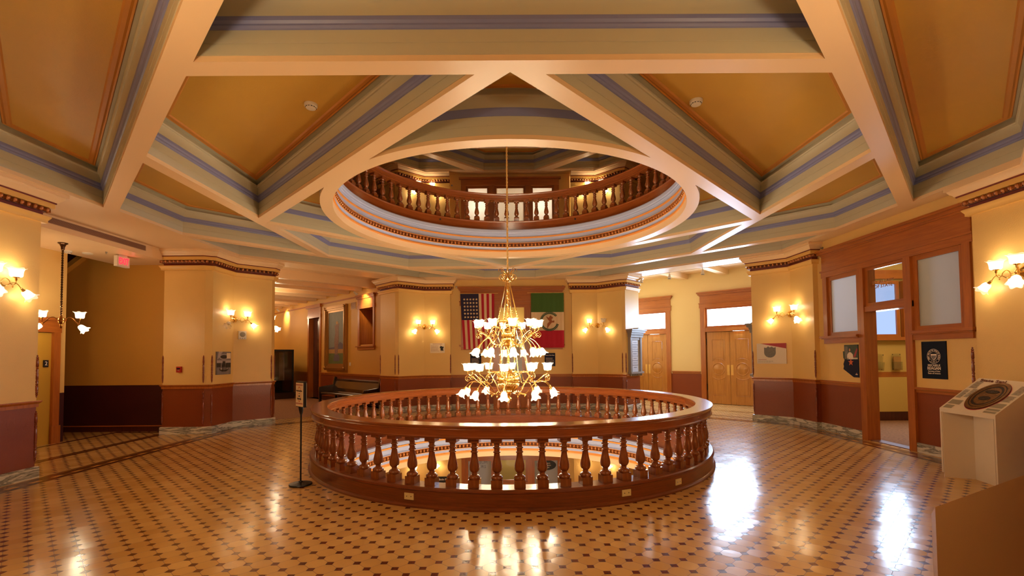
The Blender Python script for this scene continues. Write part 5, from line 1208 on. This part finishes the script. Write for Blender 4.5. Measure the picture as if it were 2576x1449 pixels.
disc(.53, .48, .29, .42, 0, .004, 'poster_crimson'); disc(.53, .48, .282, .41, .003, .010, 'seal_dark'); disc(.53, .48, .28, .405, .006, .014, 'seal_bronze', .86); disc(.53, .48, .225, .33, .006, .014, 'seal_bronze', .90)
disc(.53, .48, .17, .25, .006, .012, 'seal_bronze'); disc(.53, .60, .12, .05, .011, .016, 'seal_dark'); disc(.53, .40, .10, .06, .011, .015, 'seal_dark'); m.build('oval_seal', t, smooth=30)
m = MB()
def patch(u0, u1, v0, v1, k, l=.0025): m.quad(top_pt(u0, v0, l), top_pt(u1, v0, l), top_pt(u1, v1, l), top_pt(u0, v1, l), k)
for q_ in ((.04, .20, .03, .13), (.03, .24, .16, .29), (.76, .97, .03, .08), (.76, .98, .10, .16), (.74, .97, .19, .32)):
    m = MB(); patch(*q_, 'grey_patch'); m.build('grey_label', t)
m = MB()
m = MB(); rr = random.Random(3)
for c0, c1, v0, v1 in ((.03, .13, .36, .62), (.15, .24, .40, .66), (.04, .18, .68, .9), (.80, .97, .38, .55), (.84, .98, .6, .85)):
    v = v0; m = MB()
    while v < v1: patch(c0, c1-rr.random()*.02, v, v+.008, 'ink', .003); v += .022
    m.build('printed_text', t)
q = txt('State Seal', .066, 'egg_ground', t, 'lettering', (0, 0, 0), bold=.002); a = Vector(top_pt(.05, .93, .004)); b = Vector(top_pt(.75, .93, .004)); c = Vector(top_pt(.3, 1.0, .004)); ex = (b-a).normalized(); ez = ex.cross(Vector(top_pt(.4, 1, .004))-Vector(top_pt(.4, .8, .004))).normalized(); ey = ez.cross(ex)
q.matrix_world = Matrix.Translation(a.lerp(b, .36)) @ Matrix((ex, ey, ez)).transposed().to_4x4()
t = thing('display_plinth', 'large plain tan display plinth cut off at the lower right corner', 'display stand', (2.50, -5.56, 0), math.atan2(.72, 1.36))
m = MB(); b_ = [(0, 0), (1.75, 0), (1.75+.30, .13), (.30, .13)]; z_ = [.75, .75, .62, .62]
i_ = [m.vert(x, y, 0) for x, y in b_]+[m.vert(x, y, z) for (x, y), z in zip(b_, z_)]
for f_ in ((3, 2, 1, 0), (4, 5, 6, 7), (0, 1, 5, 4), (1, 2, 6, 5), (2, 3, 7, 6), (3, 0, 4, 7)): m.face([i_[j] for j in f_], 'plinth_tan')
m.build('body', t)

# ------------------------------------------------------------------ storey above
H3 = L3; ZC3 = 7.56; DZ = ZC3-ZC
U1 = P1; U4 = P4
for nm, pts, lb in (('upper_left', P1[1:], 'left pier of the storey above'), ('upper_right', P4[:-1], 'right pier of the storey above')):
    wall(nm, pts, lb, ZC3, zb=H3); cornice(pts, lb, DZ)
UH = [(-1.50, -.60, H3+.9, 7.2), (-.60, .60, H3, 7.2), (.60, 1.50, H3+.9, 7.2)]
UH = [(-1.42, 1.42, H3, 7.2)]
front_wall('wall_upper_north', (NX-.02, 6.45), (0, -1), -1.95, 1.93, ZC3, UH, 'north wall of the storey above', z0=H3)
m = MB(); m.box(-1.58, -1.42, -.04, .1, H3, 7.2, 'oak'); m.box(1.42, 1.58, -.04, .1, H3, 7.2, 'oak'); m.box(-.68, -.50, -.04, .15, H3, 7.2, 'oak'); m.box(.50, .68, -.04, .15, H3, 7.2, 'oak'); m.box(-1.58, 1.58, -.05, .1, 7.18, 7.38, 'oak_x'); m.box(-1.64, 1.64, -.09, .0, 7.38, 7.44, 'oak_x')
trim_no[0] += 1; o = place(m.build('trim_%d' % trim_no[0]), (NX-.02, 6.45), (0, -1)); struct(o, 'dark oak window casing of the storey above', 'casing')
for i, (a, b, lb) in enumerate(((-1.42, -.68, 'left glowing frosted window of the storey above'), (.68, 1.42, 'right glowing frosted window of the storey above'), (-.50, .50, 'middle glazed door of the storey above'))):
    m = MB(); frame_rect(m, a, b, H3+.05, 7.18, .06, .05, .10); w = place(m.build('window_%d' % (41+i)), (NX-.02, 6.45), (0, -1)); struct(w, lb, 'window'); MB().box(a+.06, b-.06, .07, .075, H3+.11, 7.12, 'frosted_glass').build('pane', w)
struct(MB().sweep([(2.6, 7.9), (-2.6, 7.9)], [(0, H3, 'office_yellow'), (0, 7.6, 'office_yellow')]).build('wall_upper_room'), 'room wall behind the windows of the storey above', 'wall')
coffered(ZC3, only=[2, 3, 9+0, 10, 11, 12, 14, 15], name='ceiling_upper', label='beamed ceiling of the storey above', slab=[(7.0, -.5), (7.0, 3.05), (3.55, 6.5), (-3.45, 6.5), (-6.9, 3.2), (-7.0, -.5)] if False else [(7.0, -7.1), (7.0, 3.05), (3.55, 6.5), (-3.45, 6.5), (-6.9, 3.2), (-7.0, -7.1)], big_hole=None)
struct(MB().sweep([(6.12, 3.34), (6.74, 2.72), (6.74, -6.7), (-6.74, -6.7), (-6.74, 2.9), (-6.11, 3.6)][::-1], [(0, H3, 'wall_yellow'), (0, ZC3, 'wall_yellow')]).build('wall_upper_sides'), 'side walls of the storey above', 'wall')
bpy.data.objects.remove(bpy.data.objects['wall_upper_sides'])
struct(MB().sweep([(6.85, -6.7), (6.85, 2.8), (8.6, 4.6), (4.8, 8.4), (3.5, 6.4)], [(0, H3, 'wall_yellow'), (0, ZC3, 'wall_yellow')]).build('wall_upper_east'), 'right side walls of the storey above', 'wall')
struct(MB().sweep([(-3.5, 6.4), (-4.8, 8.4), (-8.6, 4.6), (-6.85, 2.8), (-6.85, -6.7), (6.85, -6.7)], [(0, H3, 'wall_yellow'), (0, ZC3, 'wall_yellow')]).build('wall_upper_west'), 'left side walls of the storey above', 'wall')
m = MB(); m.plate([ccw([(8.7, -7), (8.7, 4.7), (4.7, 8.6), (-4.7, 8.6), (-8.7, 4.7), (-8.7, -7)]), circle(RW, 96)], H3, 'octagon_tile'); struct(m.build('floor_upper'), 'floor of the storey above', 'floor')
m = MB()
for s_ in (-1, 1): m.plate([ccw([(s_*3.45, 6.5), (s_*6.9, 3.2), (s_*8.9, 4.4), (s_*4.9, 8.7), (s_*2.4, 8.2), (s_*2.4, 6.5)])], ZC3, 'cream_paint')
m.plate([[(-2.4, 6.5), (2.4, 6.5), (2.4, 8.2), (-2.4, 8.2)]], ZC3, 'cream_paint'); struct(m.build('ceiling_upper_corridors'), 'plain ceiling over the upper corridors', 'ceiling')
sconce((-2.72, 6.32), c8(-70), 'wall sconce on the storey above, left, peeking over the railing', z=6.99, power=2)
sconce((2.77, 6.32), c8(-110), 'wall sconce on the storey above, right, peeking over the railing', z=6.99, power=2)

# ---- glazed door behind the chandelier
m = MB(); frame_rect(m, -.46, .46, .01, 2.45, .14, .04, .085); m.box(-.32, .32, .04, .085, .15, .9, 'oak'); m.box(-.26, .26, .032, .04, .22, .82, 'oak_x')
d = place(m.build('door_21'), (NX, 6.45), (0, -1)); struct(d, 'oak glazed door between the two flags, behind the chandelier', 'door')
MB().box(-.32, .32, .055, .062, .9, 2.31, 'frosted_glass').build('pane', d)
m = MB(); m.box(-.28, -.10, .048, .054, 1.9, 2.2, 'flag_cream'); m.box(-.28, -.10, .047, .049, 1.9, 2.02, 'flag_red'); m.build('taped_flag_print', d)
m = MB(); m.box(.05, .27, .048, .054, 1.55, 2.2, 'paper'); text_lines(m, .07, .25, 2.15, .03, 18, 'ink', .010, .047, .1, 8); m.build('notice', d); m = MB(); m.box(-.27, -.05, .048, .054, 1.2, 1.7, 'paper'); text_lines(m, -.25, -.07, 1.66, .03, 14, 'ink', .010, .047, .1, 9); m.build('notice', d)
struct(MB().sweep([(2.4, 7.9), (-2.4, 7.9)], [(0, 0, 'office_yellow'), (0, 4.1, 'office_yellow')]).build('wall_north_room'), 'room wall behind the glazed door', 'wall')
# ------------------------------------------------------------------ storey below
H1 = -4.86; ZC1 = -.745
for nm, pts, lb in (('lower_left', P1[1:], 'left pier of the storey below'), ('lower_right', P4[:-1], 'right pier of the storey below')):
    wall(nm, pts, lb, ZC1, zb=H1)
LH = [(-1.50, -.60, H1+2.03, H1+3.35), (-.60, .60, H1, H1+3.35), (.60, 1.50, H1+2.03, H1+3.35)]
front_wall('wall_lower_north', (NX, 6.45), (0, -1), -1.95, 1.93, ZC1, LH, 'north wall of the storey below', z0=H1)
q = triple((NX, 6.45), (0, -1), H1, H1+3.9, 'the museum office one storey down', 51, False)
MB().box(-.40, .40, .05, .055, H1, H1+2.38, 'frosted_glass').build('door_glass', q); m = MB(); frame_rect(m, -.46, .46, H1, H1+2.46, .09, .03, .07); m.build('door_frame', q)
struct(MB().sweep([(2.6, 8.2), (-2.6, 8.2)], [(0, H1, 'office_yellow'), (0, ZC1, 'office_yellow')]).build('wall_lower_room'), 'room wall behind the windows of the storey below', 'wall')
txt('MUSEUM\nTOURS', .13, 'stone_text', bpy.data.objects['window_51'], 'lettering', (-1.06, .012, -1.76))
t = thing('oval_sign', 'black oval sign on the right frosted window one storey down', 'sign', (NX, 6.45, 0), 0)
m = MB(); m.prism(ell(1.06, -1.79, .31, .16, 36), .005, .015, 'black', axis='y'); m.build('board', t)
for i, (s, z) in enumerate((('Museum', -1.73), ('Admission', -1.795), ('Office', -1.86))): txt(s, .06, 'poster_text', t, 'lettering', (1.08, .003, z))
t = panel('wall_placard', 'black text placard on the pier one storey down', 'sign', (-2.35, 6.32), nN, -.05, .55, -2.55, -2.08, 'black', .02); txt('Bolin Plaza', .08, 'poster_text', t, 'lettering', (.25, -.022, -2.17)); m = MB(); text_lines(m, 0, .46, -2.27, .04, 5, 'poster_text', .008, -.0205, .2, 2); m.build('print', t)
m = MB(); m.plate([ccw([(7, -7), (7, 3), (3.5, 6.5), (-3.5, 6.5), (-7, 3), (-7, -7)]), list(reversed(circle(RC, 96)))], ZC1, 'cream_paint'); struct(m.build('ceiling_lower'), 'ceiling of the storey below', 'ceiling')
struct(MB().box(-9, 9, -7, 9, H1-.05, H1, 'octagon_tile').build('floor_lower'), 'floor of the storey below', 'floor')
struct(MB().sweep([(6.85, -6.8), (6.85, 3.0), (8.6, 4.6), (4.8, 8.4), (3.5, 6.4)], [(0, H1, 'wall_yellow'), (0, ZC1, 'wall_yellow')]).build('wall_lower_east'), 'right side walls of the storey below', 'wall')
struct(MB().sweep([(-3.5, 6.4), (-4.8, 8.4), (-8.6, 4.6), (-6.85, 3.0), (-6.85, -6.8), (6.85, -6.8)], [(0, H1, 'wall_yellow'), (0, ZC1, 'wall_yellow')]).build('wall_lower_west'), 'left side walls of the storey below', 'wall')
sconce((2.77, 6.32), c8(-110), 'wall sconce one storey down, glinting between two balusters', z=-1.57, power=1.4)
sconce((-2.72, 6.32), c8(-70), 'wall sconce one storey down, hidden behind the left balusters', z=-1.57, power=1.4)

# ------------------------------------------------------------------ shell behind the camera
wall('south', [(-6.8, -3.9), (-4.05, -6.8), (-3.4, -6.15), (-2.75, -6.74), (-1.9, -6.74), (-1.9, -10.6), (1.9, -10.6), (1.9, -6.74), (2.75, -6.74), (3.4, -6.15), (4.05, -6.8), (6.8, -3.9)], 'the south side of the rotunda')

# ------------------------------------------------------------------ light
def pt(loc, p, r=.15, col=LIGHTC, name='fill_light'):
    ld = bpy.data.lights.new(name, 'POINT'); ld.energy = p; ld.color = col; ld.shadow_soft_size = r
    o = bpy.data.objects.new(name, ld); COL.objects.link(o); o.location = loc; return o
# unseen fill lights added by the piers behind the camera, where matching sconces are assumed
pt((-2.5, -6.3, 2.75), 26); pt((2.5, -6.3, 2.75), 26)
pt((-1, 7.1, 6.6), 34, .2, (1, .86, .6)); pt((1, 7.1, 6.6), 34, .2, (1, .86, .6)); pt((0, 0, -2.2), 120, .4); pt((0, -3.5, 6.9), 34, .3)  # added unseen lights: glow behind upper windows, fill for the storeys above and below
pt((0, 7.1, -1.8), 10, .2, (1, .9, .75)); pt((0, 7.4, 2.6), 22, .2, (1, .8, .55))  # unseen lights added in the rooms behind the lower windows and the glazed door
pt((-8.2, 7.6, 3.5), 22, .2, (1, .8, .52)); pt((-10.5, 10.6, 3.6), 26, .2, (1, .78, .5)); pt((-13, 13.3, 3.6), 26, .2, (1, .78, .5))  # fill lights without fixtures, added to brighten the bench corridor
pt((8.9, .9, 3.5), 34, .3, (1, .82, .6))  # fill light without a fixture, added to brighten the office
# daylight through the two transoms of the outer doors
for c in (cA, cB):
    p = Vector(VO)+rdir*c+Vector(vn)*.12
    a = area_light((p.x, p.y, 2.93), (0, 0, 0), 1.4, 70, DAY, sy=.55); a.rotation_mode = 'QUATERNION'; a.rotation_quaternion = Vector((vn[0], vn[1], -.25)).to_track_quat('-Z', 'Z')
w = bpy.data.worlds.new('world'); SC.world = w; w.use_nodes = True; w.node_tree.nodes['Background'].inputs[0].default_value = (.8, .6, .4, 1); w.node_tree.nodes['Background'].inputs[1].default_value = .0
SC.view_settings.view_transform = 'Standard'; SC.view_settings.look = 'None'; SC.view_settings.gamma = 1; SC.view_settings.exposure = 1.18
try: SC.view_settings.use_curve_mapping = False
except Exception: pass
c = SC.cycles; c.use_adaptive_sampling = True; c.adaptive_threshold = .03; c.max_bounces = 7; c.diffuse_bounces = 4; c.glossy_bounces = 3; c.transmission_bounces = 4; c.transparent_max_bounces = 8; c.sample_clamp_indirect = 4; c.caustics_reflective = False; c.caustics_refractive = False
